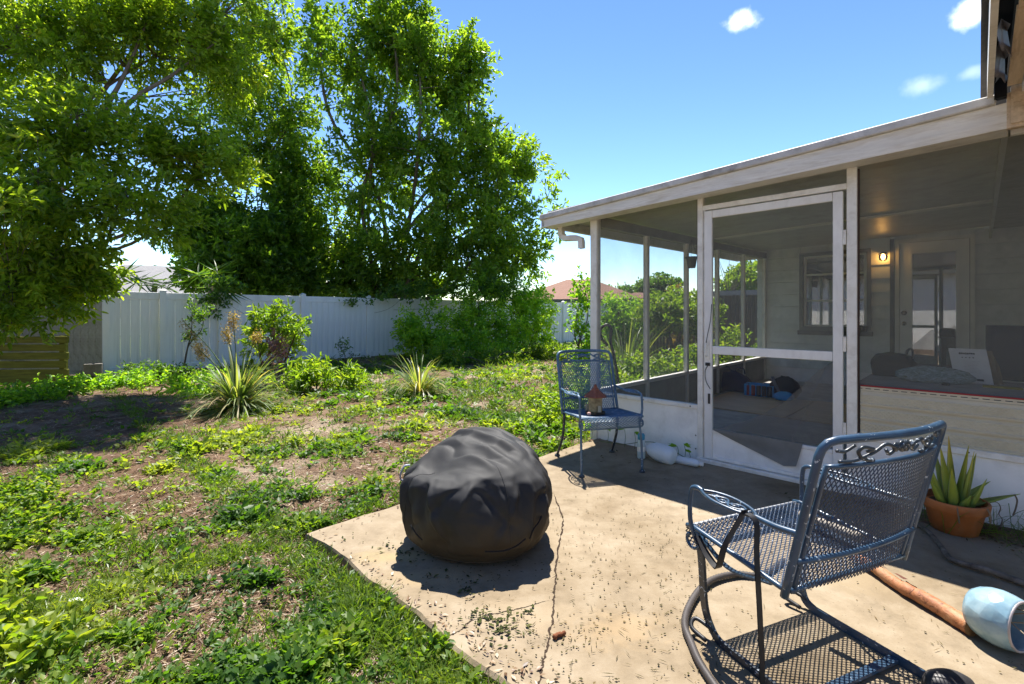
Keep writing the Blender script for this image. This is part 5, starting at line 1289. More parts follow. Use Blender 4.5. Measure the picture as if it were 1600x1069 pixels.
# bench behind the siding, siding panel leaning inside the right bay
wb = thing('work_table', 'grey topped table standing inside the right porch bay', 'table', W(.98, .06, .076), RZ_HOUSE)
MB().box(0, 2.4, 0, .86, .62, .652).build('table_top', mat_simple('table_grey', (.30, .30, .29), .6, .35, var=.1, dirt=(.16, .15, .12), dirt_amt=.4), wb, bevel=.004)
for (x, y) in ((.05, .05), (2.3, .05), (.05, .78), (2.3, .78)): MB().box(x, x + .05, y, y + .05, 0, .618).build('leg', M['dark_trim'], wb)
vs_ = thing('vinyl_siding_sheets', 'sheets of embossed beige vinyl siding closing the lower half of the right bay', 'siding', W(1.03, .004, .413), RZ_HOUSE)
m, nt, b = new_mat('beige_vinyl'); tc = nt.nodes.new('ShaderNodeTexCoord')
mp = nt.nodes.new('ShaderNodeMapping'); mp.inputs['Rotation'].default_value = (PI / 2, 0, 0); nt.links.new(tc.outputs['Object'], mp.inputs['Vector'])
mp2 = nt.nodes.new('ShaderNodeMapping'); mp2.inputs['Rotation'].default_value = (0, 0, PI / 4); mp2.inputs['Scale'].default_value = (1, 1, 1); nt.links.new(mp.outputs[0], mp2.inputs['Vector'])
ck = nt.nodes.new('ShaderNodeTexVoronoi'); ck.inputs['Scale'].default_value = 62; ck.inputs['Randomness'].default_value = .12; nt.links.new(mp2.outputs[0], ck.inputs['Vector'])
n1 = noise_node(nt, 4, 6, .7, tc.outputs['Object']); r1 = ramp(nt, [(.3, (.46, .40, .26)), (.7, (.60, .54, .39))]); nt.links.new(n1.outputs['Fac'], r1.inputs[0])
nt.links.new(r1.outputs[0], b.inputs['Base Color']); b.inputs['Roughness'].default_value = .45; bump(nt, b, ck.outputs['Distance'], .9, .006); M['beige_vinyl'] = m
plain = mat_simple('beige_plain', (.58, .52, .38), .45, .4, var=.05, bstr=0)
Ls = 2.45; zc = 0.0
for k in range(3):
    h = .094
    z0 = .0 + k * h
    pr = [(0, z0 + .004), (-.016, z0), (-.018, z0 + .012), (-.012, z0 + .020), (-.010, z0 + h * .72), (-.004, z0 + h * .80), (0, z0 + h - .002)]
    mb = MB()
    mb.add([(0, y, z_) for y, z_ in pr[2:5]] + [(Ls, y, z_) for y, z_ in pr[2:5]], [(0, 3, 4, 1), (1, 4, 5, 2)]); mb.build('siding_course', m, vs_)
    mb = MB(); mb.add([(0, y, z_) for y, z_ in pr[:3]] + [(Ls, y, z_) for y, z_ in pr[:3]], [(0, 3, 4, 1), (1, 4, 5, 2)])
    mb.add([(0, y, z_) for y, z_ in pr[4:]] + [(Ls, y, z_) for y, z_ in pr[4:]], [(0, 3, 4, 1), (1, 4, 5, 2)]); mb.build('butt_lock', plain, vs_)
zt_ = 3 * .094
fl = MB(); x = .01
MB().box(0, Ls, -.006, -.001, zt_, zt_ + .012).build('nail_flange', plain, vs_); MB().box(0, Ls, -.006, -.001, zt_ + .018, zt_ + .028).build('nail_flange', plain, vs_)
while x < Ls - .03:
    fl.box(x, x + .016, -.0055, -.0015, zt_ + .0121, zt_ + .0179); x += .046
fl.build('flange_bridges', plain, vs_, kind='stuff')
MB().box(0, Ls, .001, .004, zt_ + .0, zt_ + .03).build('slot_backing', M['dark_trim'], vs_)
MB().box(0, Ls, -.008, .003, zt_ + .0285, zt_ + .038).build('red_edge', mat_simple('red_edge', (.30, .02, .025), .5, .4), vs_)
# things on the table
def tb(t, v): return W(t, v, .729)
t1_ = bag('black_tool_bag', 'black tool bag on the table left of the plastic bag', 'tool bag', tb(1.12, .76), RZ_HOUSE, .27, .17, .17, mat_simple('black_bag', (.018, .02, .018), .75, .25), 21, squash=.05, pw=.16)
MB().tube(crv([(.08, 0, .15), (.09, 0, .20), (.115, 0, .205), (.12, 0, .14)], 5), .008, 6).build('handle', M['black_iron'], t1_)
m, nt, b = new_mat('plastic_film'); b.inputs['Base Color'].default_value = (.34, .43, .42, 1); b.inputs['Roughness'].default_value = .25; b.inputs['Alpha'].default_value = .85
n1 = noise_node(nt, 16, 6, .65, None, 1.5); bump(nt, b, n1.outputs['Fac'], .9, .02); r1 = ramp(nt, [(.35, (.16, .22, .12)), (.5, (.32, .42, .42)), (.7, (.52, .62, .64))]); nt.links.new(n1.outputs['Fac'], r1.inputs[0]); nt.links.new(r1.outputs[0], b.inputs['Base Color'])
t2_ = bag('plastic_bag', 'long greenish clear plastic bag lying on the table', 'plastic bag', tb(1.37, .50), RZ_HOUSE + .05, .42, .18, .11, m, 33)
MB().lathe([(0, 0), (.02, 0), (.022, .01), (.012, .016), (0, .016)], 12, (.06, -.105, 0)).build('tie', M['black_iron'], t2_)
# white paper sack with printing, illegible small print kept as bars of print
ps = thing('paper_sack', 'white printed paper sack leaning upright on the table', 'paper sack', tb(1.56, .62), RZ_HOUSE - .05)
pg = MB(); lean_ = .055
def pf_(x, z_, y=0): return Vector((x - z_ * .16, y + lean_ * (z_ / .24) * .4 + .004 * math.sin(x * 40 + z_ * 30), z_))
rows = [[pf_(x, z_) for x in np.linspace(-.085, .105, 9)] for z_ in np.linspace(.002, .235, 8)]; pg.grid(rows)
pg.build('paper_front', mat_simple('white_paper', (.62, .61, .56), .7, .3, var=.05), ps, smooth=True)
rows = [[pf_(x, z_, .012 + .05 * math.sin(PI * (x + .09) / .2)) + Vector((.012, 0, 0)) for x in np.linspace(-.08, .12, 9)] for z_ in np.linspace(.002, .225, 8)]
MB().grid(rows).build('sack_back', mat_simple('kraft', (.17, .125, .07), .8, .2), ps, smooth=True)
rows = [[Vector((0.098 + .05 * k, -.0 + .05 * k, 0)) + Vector((-z_ * .16 - .03 * max(0, z_ - .12) * k * 8, .02, z_)) for k in (0, .5, 1)] for z_ in np.linspace(.002, .19, 6)]
MB().grid(rows).build('sack_side', mat_simple('kraft2', (.20, .15, .09), .8, .2), ps, smooth=True)
ink = mat_simple('ink', (.05, .05, .05), .7, .2, bstr=0)
def printbar(x0, x1, z0, z1, nm='print_mark'):
    e = [pf_(x0, z0, -.0035), pf_(x1, z0, -.0035), pf_(x1, z1, -.0035), pf_(x0, z1, -.0035)]
    MB().add(e, [(0, 1, 2, 3)]).build(nm, ink, ps)
rp = random.Random(3); x = -.035
for w_ in (.010, .008, .009, .006, .009, .008, .010, .008): 
    printbar(x, x + w_, .196 + rp.uniform(-.001, .002), .207 + rp.uniform(0, .002), 'heading_letter'); x += w_ + .0015
for k in range(4): printbar(-.025 + k * .018, -.018 + k * .018, .172, .178, 'subheading_letter')
pt = MB()
for k in range(9):
    z_ = .150 - k * .0095; xx = -.03 + rp.uniform(0, .01); xe = .05 + rp.uniform(-.02, .012)
    e = [pf_(xx, z_, -.0035), pf_(xe, z_, -.0035), pf_(xe, z_ + .0012, -.0035), pf_(xx, z_ + .0012, -.0035)]; pt.add(e, [(0, 1, 2, 3)])
pt.build('small_print', mat_simple('grey_ink', (.36, .36, .34), .7, .2, bstr=0), ps, kind='stuff')
printbar(.028, .062, .020, .034, 'stamp')
# office chair and blue box at the far right
oc = thing('folding_chair', 'dark folding chair with blue seat beyond the paper sack', 'chair', W(1.85, 1.35, .076), RZ_HOUSE)
rows = [[Vector((x * .22, -.03 * (1 - x * x), .62 + k * .42)) for x in np.linspace(-1, 1, 9)] for k in np.linspace(0, 1, 5)]
o_ = MB().grid(rows).build('backrest', mat_simple('navy2', (.015, .02, .035), .7, .3), oc, smooth=True); so = o_.modifiers.new('t', 'SOLIDIFY'); so.thickness = .03
MB().box(-.22, .22, -.40, .02, .44, .49).build('seat', blue, oc, bevel=.01)
for x in (-.2, .18):
    for y in (-.36, -.02): MB().box(x, x + .02, y, y + .02, 0, .438).build('leg', M['black_iron'], oc)
bo2 = thing('blue_bin', 'blue bin with an orange item on it at the right end of the table', 'bin', tb(2.02, .55), RZ_HOUSE)
MB().lathe([(.12, 0), (.14, .12), (.145, .125), (.13, .125), (.12, .02), (0, .02)], 4).build('bin_body', mat_simple('bin_blue', (.01, .06, .16), .5, .4), bo2)
yb_ = thing('yellow_sponge', 'flat yellow cloth under the paper sack', 'cloth', tb(1.70, .50), RZ_HOUSE); MB().box(-.09, .09, -.05, .05, 0, .006).build('cloth', mat_simple('yellow', (.34, .28, .02), .8, .2), yb_)
# flower pot outlined on the back window sill and hanging pot on the side post
hpn = thing('hanging_pot', 'small dark pot hanging by thin wires from the second side post', 'hanging pot', W(-1.0, 2.0, 1.78), RZ_HOUSE)
MB().lathe([(0, 0), (.045, 0), (.065, .12), (.078, .122), (.078, .14), (.068, .14), (.05, .02)], 18).build('pot_body', M['dark_trim'], hpn, smooth=False)
for a in (0, 2.1, 4.2): MB().tube([(math.cos(a) * .07, math.sin(a) * .07, .138), (0, 0, .36)], .002, 4).build('wire', M['black_iron'], hpn)
wpn = thing('sill_pot', 'small black pot standing on the right end of the window sill', 'pot', W(.33, 5.095, .93), RZ_HOUSE)
MB().lathe([(0, 0), (.04, 0), (.055, .085), (.06, .09), (.05, .09), (.04, .02), (0, .02)], 14).build('pot_body', M['black_iron'], wpn)
# black iron hook stand seen through the first screen
hk = thing('plant_stand_hook', 'curled black iron stand outside the porch behind the far chair', 'hook', on_ground(948, 640, -.05))
hk.location = W(-1.32, .75, -.05)
MB().tube(crv([(0.05, 0, .0), (.03, 0, .45), (-.02, 0, .78), (-.06, 0, .95), (-.05, 0, 1.08), (-.10, 0, 1.13), (-.17, 0, 1.08), (-.16, 0, .98), (-.09, 0, .90)], 8), .017, 8).build('hook_rod', M['black_iron'], hk, smooth=True)

# ------------------------------------------------------------------ vegetation
def lobe(px, py, d, rx, ry, rd):
    c = at(px, py, d); return (c, (rx / FOC * d, rd, ry / FOC * d))
def sample_lobes(lobes, n, shell=.5, rng=RNG):
    vol = np.array([l[1][0] * l[1][1] * l[1][2] for l in lobes]) ** .8; pr = vol / vol.sum()
    which = rng.choice(len(lobes), n, p=pr)
    u = norm(rng.normal(size=(n, 3))); r = rng.random(n) ** shell
    C = np.array([tuple(l[0]) for l in lobes])[which]; Rr = np.array([l[1] for l in lobes])[which]
    # break up the outline: radius wobbles with direction
    wob = .80 + .42 * fbm(u[:, 0] * 3 + which * 7.3, u[:, 2] * 3 + u[:, 1] * 2, 77, 3)
    p = C + u * Rr * (r * wob)[:, None]
    return p, C, which
def foliage(T, name, pts, cen, nleaf, rad, L, Wd, mat, outward=.6, droop=-.1, shape='oval', spray=True, tint_bias=0.0, rng=RNG, upbias=.35):
    """every point carries a spray of leaves growing along a short twig"""
    n = len(pts)
    ax = norm(pts - cen + rng.normal(0, .4, (n, 3)) * rad * 2 + np.array([0, 0, upbias]) * rad * 2)
    P_ = np.repeat(pts, nleaf, 0); A_ = np.repeat(ax, nleaf, 0); m = len(P_)
    k = rng.random(m)
    pos = P_ + A_ * ((k - .35) * rad * 1.9)[:, None] + rng.normal(0, 1, (m, 3)) * (rad * (.42 - .22 * k))[:, None]
    side = norm(np.cross(A_, rng.normal(size=(m, 3))))
    d = norm(A_ * outward + side * .75 + np.array([0, 0, droop]))
    ll = L * rng.uniform(.65, 1.2, m); ww = Wd * rng.uniform(.75, 1.15, m)
    clump = np.repeat(rng.random(n), nleaf)
    tint = np.clip(.55 * rng.random(m) + .45 * clump + tint_bias, 0, 1)
    leaf_mesh(name, pos, d, ll, ww, mat, T, tint, shape=shape)
    return ax
def limbs(T, base_pts, lobes, pts, trunk_r, ntwig, mat, seed=0, wander=.12, r_tip=None, fork=.35, twig_r=.012, seg=7):
    rnd = random.Random(seed); tr = MB(); sk = []
    if r_tip is None: r_tip = min(.02, trunk_r * .35)
    for i, (c, r) in enumerate(lobes):
        b = Vector(base_pts[i % len(base_pts)]); c = Vector(c); top = c + Vector((0, 0, r[2] * .55))
        L = (top - b).length
        mid1 = b.lerp(top, .33) + Vector((rnd.uniform(-1, 1), rnd.uniform(-1, 1), 0)) * L * wander * .6 + Vector((0, 0, L * .08))
        mid2 = b.lerp(top, .68) + Vector((rnd.uniform(-1, 1), rnd.uniform(-1, 1), 0)) * L * wander
        p = crv([b, mid1, mid2, top], 7); n = len(p); r0 = trunk_r * rnd.uniform(.55, 1.0)
        tr.tube(p, [r0 * (1 - k / (n - 1)) ** .8 + r_tip for k in range(n)], seg)
        sk += [(q, r0 * (1 - k / (n - 1)) ** .8 + r_tip) for k, q in enumerate(p) if k > n * .25]
    tr.build('trunk', mat, T, smooth=True)
    if ntwig:
        S = np.array([tuple(q[0]) for q in sk]); tw = MB()
        sel = RNG.choice(len(pts), min(ntwig, len(pts)), replace=False)
        for k in sel:
            q = pts[k]; d = np.linalg.norm(S - q, axis=1) + np.maximum(0, S[:, 2] - q[2] + .1) * .8
            j = int(np.argmin(d)); a = Vector(S[j]); b = Vector(q); L = (b - a).length
            m = a.lerp(b, .5) + Vector((rnd.uniform(-1, 1), rnd.uniform(-1, 1), rnd.uniform(-.2, 1))) * L * .12
            rr = min(sk[j][1] * .5, twig_r * (.5 + L)); tw.tube([a, a.lerp(m, .6), m, b], [rr, rr * .75, rr * .55, twig_r * .25], 4, caps=False)
        tw.build('twigs', mat, T, kind='stuff')

def tree(name, label, cat, base, lobes, nclump, nleaf, rad, L, Wd, mat, trunk_r, ntwig, seed, bases=None, shell=.5, group=None, bark='bark', keep=None, **kw):
    b = Vector(base); T = thing(name, label, cat, b, 0, group)
    lo = [(Vector(c) - b, r) for c, r in lobes]
    rng = np.random.default_rng(seed)
    pts, cen, wh = sample_lobes(lo, nclump, shell, rng)
    # holes: drop clumps where a coarse noise is low
    h = fbm(pts[:, 0] / (rad * 3.2) + seed, pts[:, 2] / (rad * 3.2) + pts[:, 1] / (rad * 5), seed, 2)
    pts_k = h > (kw.pop('holes', .34)); pts, cen = pts[pts_k], cen[pts_k]
    if keep is not None:
        kk = keep(pts + np.array(tuple(b))); pts, cen = pts[kk], cen[kk]
    foliage(T, 'crown', pts, cen, nleaf, rad, L, Wd, mat, rng=rng, **kw)
    bs = bases or [(0, 0, 0)]
    limbs(T, bs, lo, pts, trunk_r, ntwig, M[bark], seed)
    return T

# the big many-stemmed tree behind the white fence
gx, gy = at(585, 500, 16.6).x, 16.6
L1 = [lobe(600, 40, 16.5, 70, 110, 1.7), lobe(545, 120, 16.2, 45, 120, 1.3), lobe(655, 120, 16.5, 72, 95, 1.7), lobe(715, 150, 16.8, 45, 70, 1.2), lobe(690, 240, 16.0, 85, 80, 1.9),
      lobe(590, 260, 16.2, 70, 95, 1.6), lobe(770, 250, 16.4, 60, 65, 1.5), lobe(832, 275, 16.8, 42, 55, 1.1), lobe(855, 330, 17.0, 32, 38, .9), lobe(780, 350, 16.2, 70, 60, 1.6), lobe(700, 360, 15.6, 85, 70, 1.6),
      lobe(620, 400, 15.8, 75, 60, 1.3), lobe(820, 400, 16.8, 45, 38, 1.0), lobe(735, 95, 16.6, 32, 50, .9), lobe(795, 215, 16.7, 36, 42, .9), lobe(540, 400, 16.4, 60, 62, 1.2), lobe(740, 425, 15.7, 75, 42, 1.2), lobe(500, 60, 16.8, 26, 85, .9)]
tree('tree', 'tall broad many stemmed tree rising behind the middle of the white fence', 'tree', (gx, gy, -.1), L1, 3400, 22, .27, .20, .088, M['leaf_tree'], .09, 700, 1,
     bases=[(-.25, 0, 0), (.1, .1, 0), (.3, -.1, 0), (-.05, -.2, 0)], holes=.42)
# dense lower growth behind the fence
L2 = [lobe(455, 385, 16.2, 58, 66, 1.2), lobe(385, 400, 15.0, 55, 60, 1.1), lobe(330, 360, 15.5, 45, 60, 1.0), lobe(470, 300, 17, 48, 66, 1.2), lobe(320, 435, 14.2, 40, 30, .7), lobe(400, 445, 15.0, 50, 24, .7), lobe(480, 442, 15.6, 50, 26, .7), lobe(560, 445, 16.2, 50, 24, .7), lobe(640, 445, 16.8, 55, 24, .7)]
tree('tree', 'dark leafy tree behind the fence between the two pale house glimpses and the tall tree', 'tree', (at(430, 500, 16).x, 16.0, -.1), L2, 2100, 22, .27, .19, .085, M['leaf_tree'], .05, 160, 2, holes=.30, tint_bias=-.12)
L3 = [lobe(290, 350, 16, 60, 50, 1.0), lobe(420, 70, 17.5, 60, 90, 1.6), lobe(450, 190, 17, 48, 80, 1.2), lobe(380, 240, 17, 60, 85, 1.4), lobe(350, 130, 17.5, 55, 95, 1.4), lobe(400, 320, 17, 55, 60, 1.2)]
tree('tree', 'slender airy tree with thin pale stems left of the tall tree', 'tree', (at(420, 500, 17.5).x, 17.5, -.1), L3, 1250, 22, .27, .19, .082, M['leaf_tree'], .04, 420, 3, bases=[(0, 0, 0), (.5, .1, 0), (-.5, 0, 0)], holes=.45)
# the near tree at the left, whose branches hang into the picture
def keep_left(p):
    px = 800 + FOC * p[:, 0] / p[:, 1]; py = HORIZON - FOC * (p[:, 2] - CAM_H) / p[:, 1]
    lim = np.interp(py, [-300, 0, 100, 200, 260, 330, 380, 430, 480, 530, 560], [520, 470, 430, 400, 400, 370, 310, 200, 165, 140, 60])
    gap = ((px > 150) & (px < 195) & (py > 90) & (py < 140))
    return (px < lim + 25 * np.sin(py / 13.0)) & ~gap
L4 = [lobe(60, 60, 8.6, 110, 110, .9), lobe(220, 40, 9.2, 120, 90, .9), lobe(350, 70, 9.8, 95, 85, .9), lobe(120, 220, 7.8, 120, 70, .8), lobe(260, 240, 8.0, 95, 65, .8), lobe(330, 270, 8.4, 70, 50, .9),
      lobe(60, 330, 7.2, 100, 80, 1.0), lobe(190, 330, 7.6, 95, 55, .9), lobe(60, 440, 7.6, 85, 60, .8), lobe(130, 430, 8.0, 50, 60, .6), lobe(-120, 200, 7.5, 110, 120, 1.0), lobe(20, 470, 7.0, 60, 60, .5), lobe(430, -150, 10, 120, 110, 1.6)]
T4 = tree('tree', 'near tree at the left with bright yellow green leaves hanging over the plank bin', 'tree', (-11.2, 9.2, -.1), L4, 4800, 17, .17, .135, .052, M['leaf_left'], .045, 1100, 4, bases=[(0, 0, 0), (-.5, .6, 0), (-.2, 1.2, 0)], holes=.40, keep=keep_left)
# its two big leaning limbs seen against the crown
MB().tube(crv([at(120, 290, 8.6) - T4.location, at(150, 200, 8.6) - T4.location, at(190, 125, 8.8) - T4.location, at(215, 70, 9) - T4.location, at(240, 5, 9.2) - T4.location], 6), [.055 - .0015 * i for i in range(25)], 8).build('limb', M['bark'], T4, smooth=True)
MB().tube(crv([at(170, 190, 8.6) - T4.location, at(215, 150, 8.8) - T4.location, at(262, 122, 9) - T4.location, at(300, 95, 9.2) - T4.location, at(345, 60, 9.4) - T4.location], 6), [.045 - .0012 * i for i in range(25)], 8).build('limb', M['bark'], T4, smooth=True)
# a bare twiggy tree top in the far upper left
L5 = [lobe(40, 40, 11, 110, 90, 1.2), lobe(80, 170, 11, 90, 60, 1.0)]
tree('tree', 'sparse twiggy tree behind the near leaves in the upper left corner', 'tree', (at(0, 500, 12).x, 12.0, -.1), L5, 500, 7, .25, .09, .035, M['leaf_dark'], .09, 480, 5, holes=.2)

# bushes along the white fence
def bush(name, label, px, py, lobes, nc, nl, rad, L, Wd, mat, seed, tr=.02, tw=40, group=None, holes=.3, bark='twig', **kw):
    d = lobes[0][0].y
    b = on_ground(px, py, -.1); b = Vector((at(px, py, d).x, d, float(gh(at(px, py, d).x, d))))
    return tree(name, label, 'bush' if 'bush' in name or 'shrub' in name else 'plant', b, lobes, nc, nl, rad, L, Wd, mat, tr, tw, seed, group=group, holes=holes, bark=bark, **kw)
bush('leafy_bush', 'loose dark green bush in front of the white fence below the tall tree', 665, 560, [lobe(665, 510, 13.6, 42, 40, .6), lobe(640, 530, 13.4, 30, 32, .5), lobe(690, 545, 13.2, 40, 28, .6)], 240, 20, .16, .12, .055, M['leaf_bush'], 11, tint_bias=.15)
bush('leafy_bush', 'tall dark vine covered bush smothering the fence right of the loose bush', 745, 560, [lobe(745, 490, 14.6, 42, 55, .8), lobe(720, 520, 14.2, 42, 42, .7), lobe(785, 520, 14.4, 38, 48, .8), lobe(750, 545, 13.6, 60, 22, .6)], 520, 22, .17, .10, .05, M['leaf_bush'], 12, tint_bias=.15)
bush('leafy_bush', 'rounded glossy bright green bush at the right end of the bush row', 835, 555, [lobe(835, 500, 15.6, 36, 48, .8), lobe(825, 530, 15.2, 42, 32, .7), lobe(805, 475, 15.8, 26, 30, .6), lobe(775, 452, 16.0, 34, 26, .6), lobe(835, 465, 15.8, 24, 24, .5)], 420, 22, .17, .11, .055, M['leaf_bush'], 13, tint_bias=.3)
bush('low_weed_bush', 'low bright weedy growth at the foot of the bush row', 760, 575, [lobe(700, 562, 12.0, 50, 16, .5), lobe(780, 560, 12.6, 50, 15, .5), lobe(850, 552, 13.4, 40, 14, .5)], 300, 20, .12, .08, .04, M['leaf_bright'], 14)
# shrub with pinkish inner stems and the clump of broad yellow green leaves
bush('shrub', 'rounded light green shrub with pinkish dead inner leaves before the white fence', 425, 600, [lobe(425, 500, 8.8, 38, 24, .35), lobe(470, 515, 8.8, 26, 17, .25), lobe(400, 535, 8.9, 26, 22, .3), lobe(440, 540, 9, 30, 24, .3)], 110, 17, .10, .115, .042, M['leaf_bright'], 21, tr=.022, tw=50)
pk_ = bush('dead_leaf_shrub', 'patch of dry pinkish leaves inside the light green shrub', 430, 600, [lobe(432, 545, 8.6, 16, 34, .15)], 40, 14, .07, .07, .03, M['pink_leaf'], 22, tr=.01, tw=25, bark='pale_stem')
bush('broad_leaf_clump', 'low clump of long yellow green leaves right of the strap leaved plant', 495, 615, [lobe(480, 588, 7.8, 38, 22, .4), lobe(530, 592, 7.8, 32, 18, .35), lobe(450, 600, 7.7, 30, 16, .3)], 130, 16, .10, .14, .036, M['leaf_bright'], 23, tr=.01, tw=40, droop=-.3)
bush('low_leaf_clump', 'low leafy clump left of the strap leaved plant', 310, 625, [lobe(300, 605, 7.6, 38, 18, .3), lobe(340, 600, 7.8, 30, 20, .3)], 90, 16, .09, .09, .04, M['leaf_bush'], 24, tr=.01, tw=20, tint_bias=.15)
bush('sapling', 'thin dark sapling leaning against the white fence', 286, 590, [lobe(300, 505, 10.4, 17, 26, .15), lobe(318, 490, 10.6, 14, 14, .15)], 32, 14, .11, .09, .04, M['leaf_dark'], 25, tr=.015, tw=20)
bush('wiry_seedling', 'small wiry dark seedling at the foot of the white fence', 540, 570, [lobe(535, 545, 12.2, 14, 14, .2), lobe(552, 556, 12.2, 16, 8, .2)], 22, 9, .1, .08, .035, M['leaf_dark'], 26, tr=.008, tw=22)
# overhanging dark fronds on the fence
fr = thing('palm_frond_plant', 'dark spiky fronds drooping over the white fence from behind', 'palm', (at(330, 470, 11.9).x, 11.9, -.1))
c_, d_, l_ = [], [], []
for (px, py, d) in ((335, 425, 11.7), (215, 440, 11.6), (255, 445, 11.9), (345, 450, 11.5), (310, 430, 12.2), (190, 430, 11.8)):
    for k in range(26):
        a = random.uniform(0, 2 * PI); c_.append(at(px + random.uniform(-8, 8), py, d) - fr.location); d_.append((math.cos(a), math.sin(a) * .6, random.uniform(-.9, .7))); l_.append(random.uniform(.35, .75))
leaf_mesh('fronds', np.array([tuple(q) for q in c_]), np.array(d_), np.array(l_), .045, M['leaf_dark'], fr, shape='diamond')
MB().tube([(0, 0, 0), (.05, 0, 1.2), (.0, 0, 2.2)], .07, 8).build('stem', M['bark'], fr, smooth=True)
MB().tube([(-1.6, .1, 0), (-1.5, 0, 1.2), (-1.4, 0, 2.0)], .06, 8).build('stem', M['bark'], fr, smooth=True)
# small leafy tips drooping over the fence from the dense tree behind
L6 = [lobe(330, 470, 11.4, 22, 20, .2), lobe(350, 445, 11.6, 28, 22, .3), lobe(560, 468, 13.9, 30, 8, .2), lobe(760, 452, 14.6, 60, 16, .4), lobe(640, 455, 14.4, 60, 12, .3)]
tree('vine', 'dark vine tips hanging over the top of the white fence', 'vine', (at(440, 500, 14.5).x, 14.8, -.1), L6, 190, 18, .16, .11, .05, M['leaf_dark'], .006, 0, 27)
# small shrub beside the porch corner post
bush('tall_thin_shrub', 'tall thin shrub with round dark leaves beside the porch corner post', 912, 590, [lobe(912, 450, 7.4, 14, 26, .2), lobe(905, 490, 7.3, 16, 26, .2), lobe(920, 520, 7.3, 15, 34, .2), lobe(915, 560, 7.2, 22, 24, .25), lobe(900, 512, 7.2, 12, 10, .1)], 130, 11, .09, .062, .042, M['leaf_bush'], 28, tr=.012, tw=80, holes=.25)

# strap leaved plants
def strap_plant(name, label, base, n, L, w, mat, seed, spread=1.0, heads=None, dry=.2):
    T = thing(name, label, 'plant', base); rnd = random.Random(seed); rng = np.random.default_rng(seed)
    segs = 6; V = []; tint = []
    for i in range(n):
        a = rnd.uniform(0, 2 * PI); el = rnd.uniform(.25, 1.45) ** (1 / spread); LL = L * rnd.uniform(.55, 1.1); isdry = rnd.random() < dry
        p = Vector((math.cos(a) * rnd.uniform(0, .09), math.sin(a) * rnd.uniform(0, .09), 0)); d = Vector((math.cos(a) * math.cos(el), math.sin(a) * math.cos(el), math.sin(el)))
        s = Vector((-math.sin(a), math.cos(a), 0)); g = rnd.uniform(.12, .34) * (1.8 if isdry else 1)
        row = []
        for k in range(segs + 1):
            q = k / segs; ww = w * (1 - q ** 2.2) * (.6 + .6 * q * (1.3 - q)) * .5 + .0008
            row += [p - s * ww, p + s * ww + Vector((0, 0, .0))]
            d = (d + Vector((0, 0, -g))).normalized(); p = p + d * LL / segs
            if p.z < .01: p.z = .01 + rnd.uniform(0, .02)
        V.append([tuple(q_) for q_ in row]); tint.append(rnd.uniform(.75, 1) if isdry else rnd.uniform(0, .8))
    mesh_np('strap_leaves', np.array(V), (segs + 1) * 2, [(2 * k, 2 * k + 1, 2 * k + 3, 2 * k + 2) for k in range(segs)], mat, T, np.array(tint))
    for (hx, hy, hz, sx) in (heads or []):
        tip = Vector((hx, hy, hz)); MB().tube(crv([(0, 0, 0), (hx * .35, hy * .35, hz * .55), tuple(tip)], 6), [.010] * 7 + [.006] * 6, 6).build('flower_stalk', M['leaf_strap'] if False else M['green_stem'], T)
        m = 260; kk = rng.random(m)
        c = np.array(tuple(tip)) - np.outer(kk, np.array([hx, hy, hz]) / np.linalg.norm([hx, hy, hz])) * sx + rng.normal(0, .035, (m, 3))
        leaf_mesh('seed_cluster', c, rng.normal(size=(m, 3)), rng.uniform(.02, .045, m), .014, M['seed_head'], T, shape='diamond', kind='stuff')
    return T
strap_plant('strap_leaf_plant', 'big arching strap leaved plant with tan seed heads near the white fence', (on_ground(372, 640, -.07)), 520, .88, .034, M['leaf_strap'], 31, heads=[(-.80, .1, 1.18, .55), (-.10, .05, 1.25, .16), (-.22, .1, 1.08, .2), (.20, .1, 1.0, .10), (-.50, -.1, .85, .2)], dry=.22)
strap_plant('strap_leaf_plant', 'smaller spiky grass clump with dry straw skirt in the middle of the yard', (on_ground(655, 620, -.05)), 420, .78, .026, M['leaf_strap'], 32, dry=.5)
# beyond the porch screens
strap_plant('strap_leaf_plant', 'tall drooping strap leaved clump seen through the first porch screen', W(-2.95, 3.7, -.09), 300, 1.35, .03, M['leaf_strap'], 33, dry=.12)
strap_plant('strap_leaf_plant', 'small pale strap leaved plant below the round topped garden shrub', W(-3.1, 5.6, -.09), 90, .75, .05, M['leaf_strap'], 34, dry=.25)
def garden(name, label, t, v, lobes_tv, nc, nl, rad, L, Wd, mat, seed, tr=.05, tw=60, bases=None, holes=.3, cat='bush', **kw):
    lo = [(W(a, b, z), (r, r, rz_)) for (a, b, z, r, rz_) in lobes_tv]
    return tree(name, label, cat, W(t, v, -.1), lo, nc, nl, rad, L, Wd, mat, tr, tw, seed, bases=bases, holes=holes, **kw)
garden('round_shrub', 'round topped garden shrub on several dark stems seen through the porch', -3.5, 6.6, [(-3.5, 6.6, 1.25, .75, .42), (-3.1, 6.3, 1.15, .5, .35), (-4.0, 7.2, 1.2, .6, .4), (-3.2, 7.3, 1.15, .5, .4)], 420, 22, .14, .13, .05, M['leaf_bright'], 41, tr=.035, tw=120, bases=[(0, 0, 0), (.12, .05, 0), (-.1, .1, 0), (.05, -.1, 0)], holes=.22)
garden('garden_bush', 'tall green bush against the dark picket fence left of the round shrub', -5.0, 6.8, [(-5.0, 6.8, 1.0, .5, .7), (-5.2, 7.4, .9, .5, .6)], 260, 20, .15, .10, .05, M['leaf_bush'], 42, holes=.25)
garden('orange_croton', 'orange yellow leaved bush peeping above the picket fence garden', -4.4, 8.6, [(-4.4, 8.6, 1.55, .4, .3), (-4.2, 8.4, 1.0, .45, .6)], 90, 16, .12, .12, .045, M['seed_head'], 43)
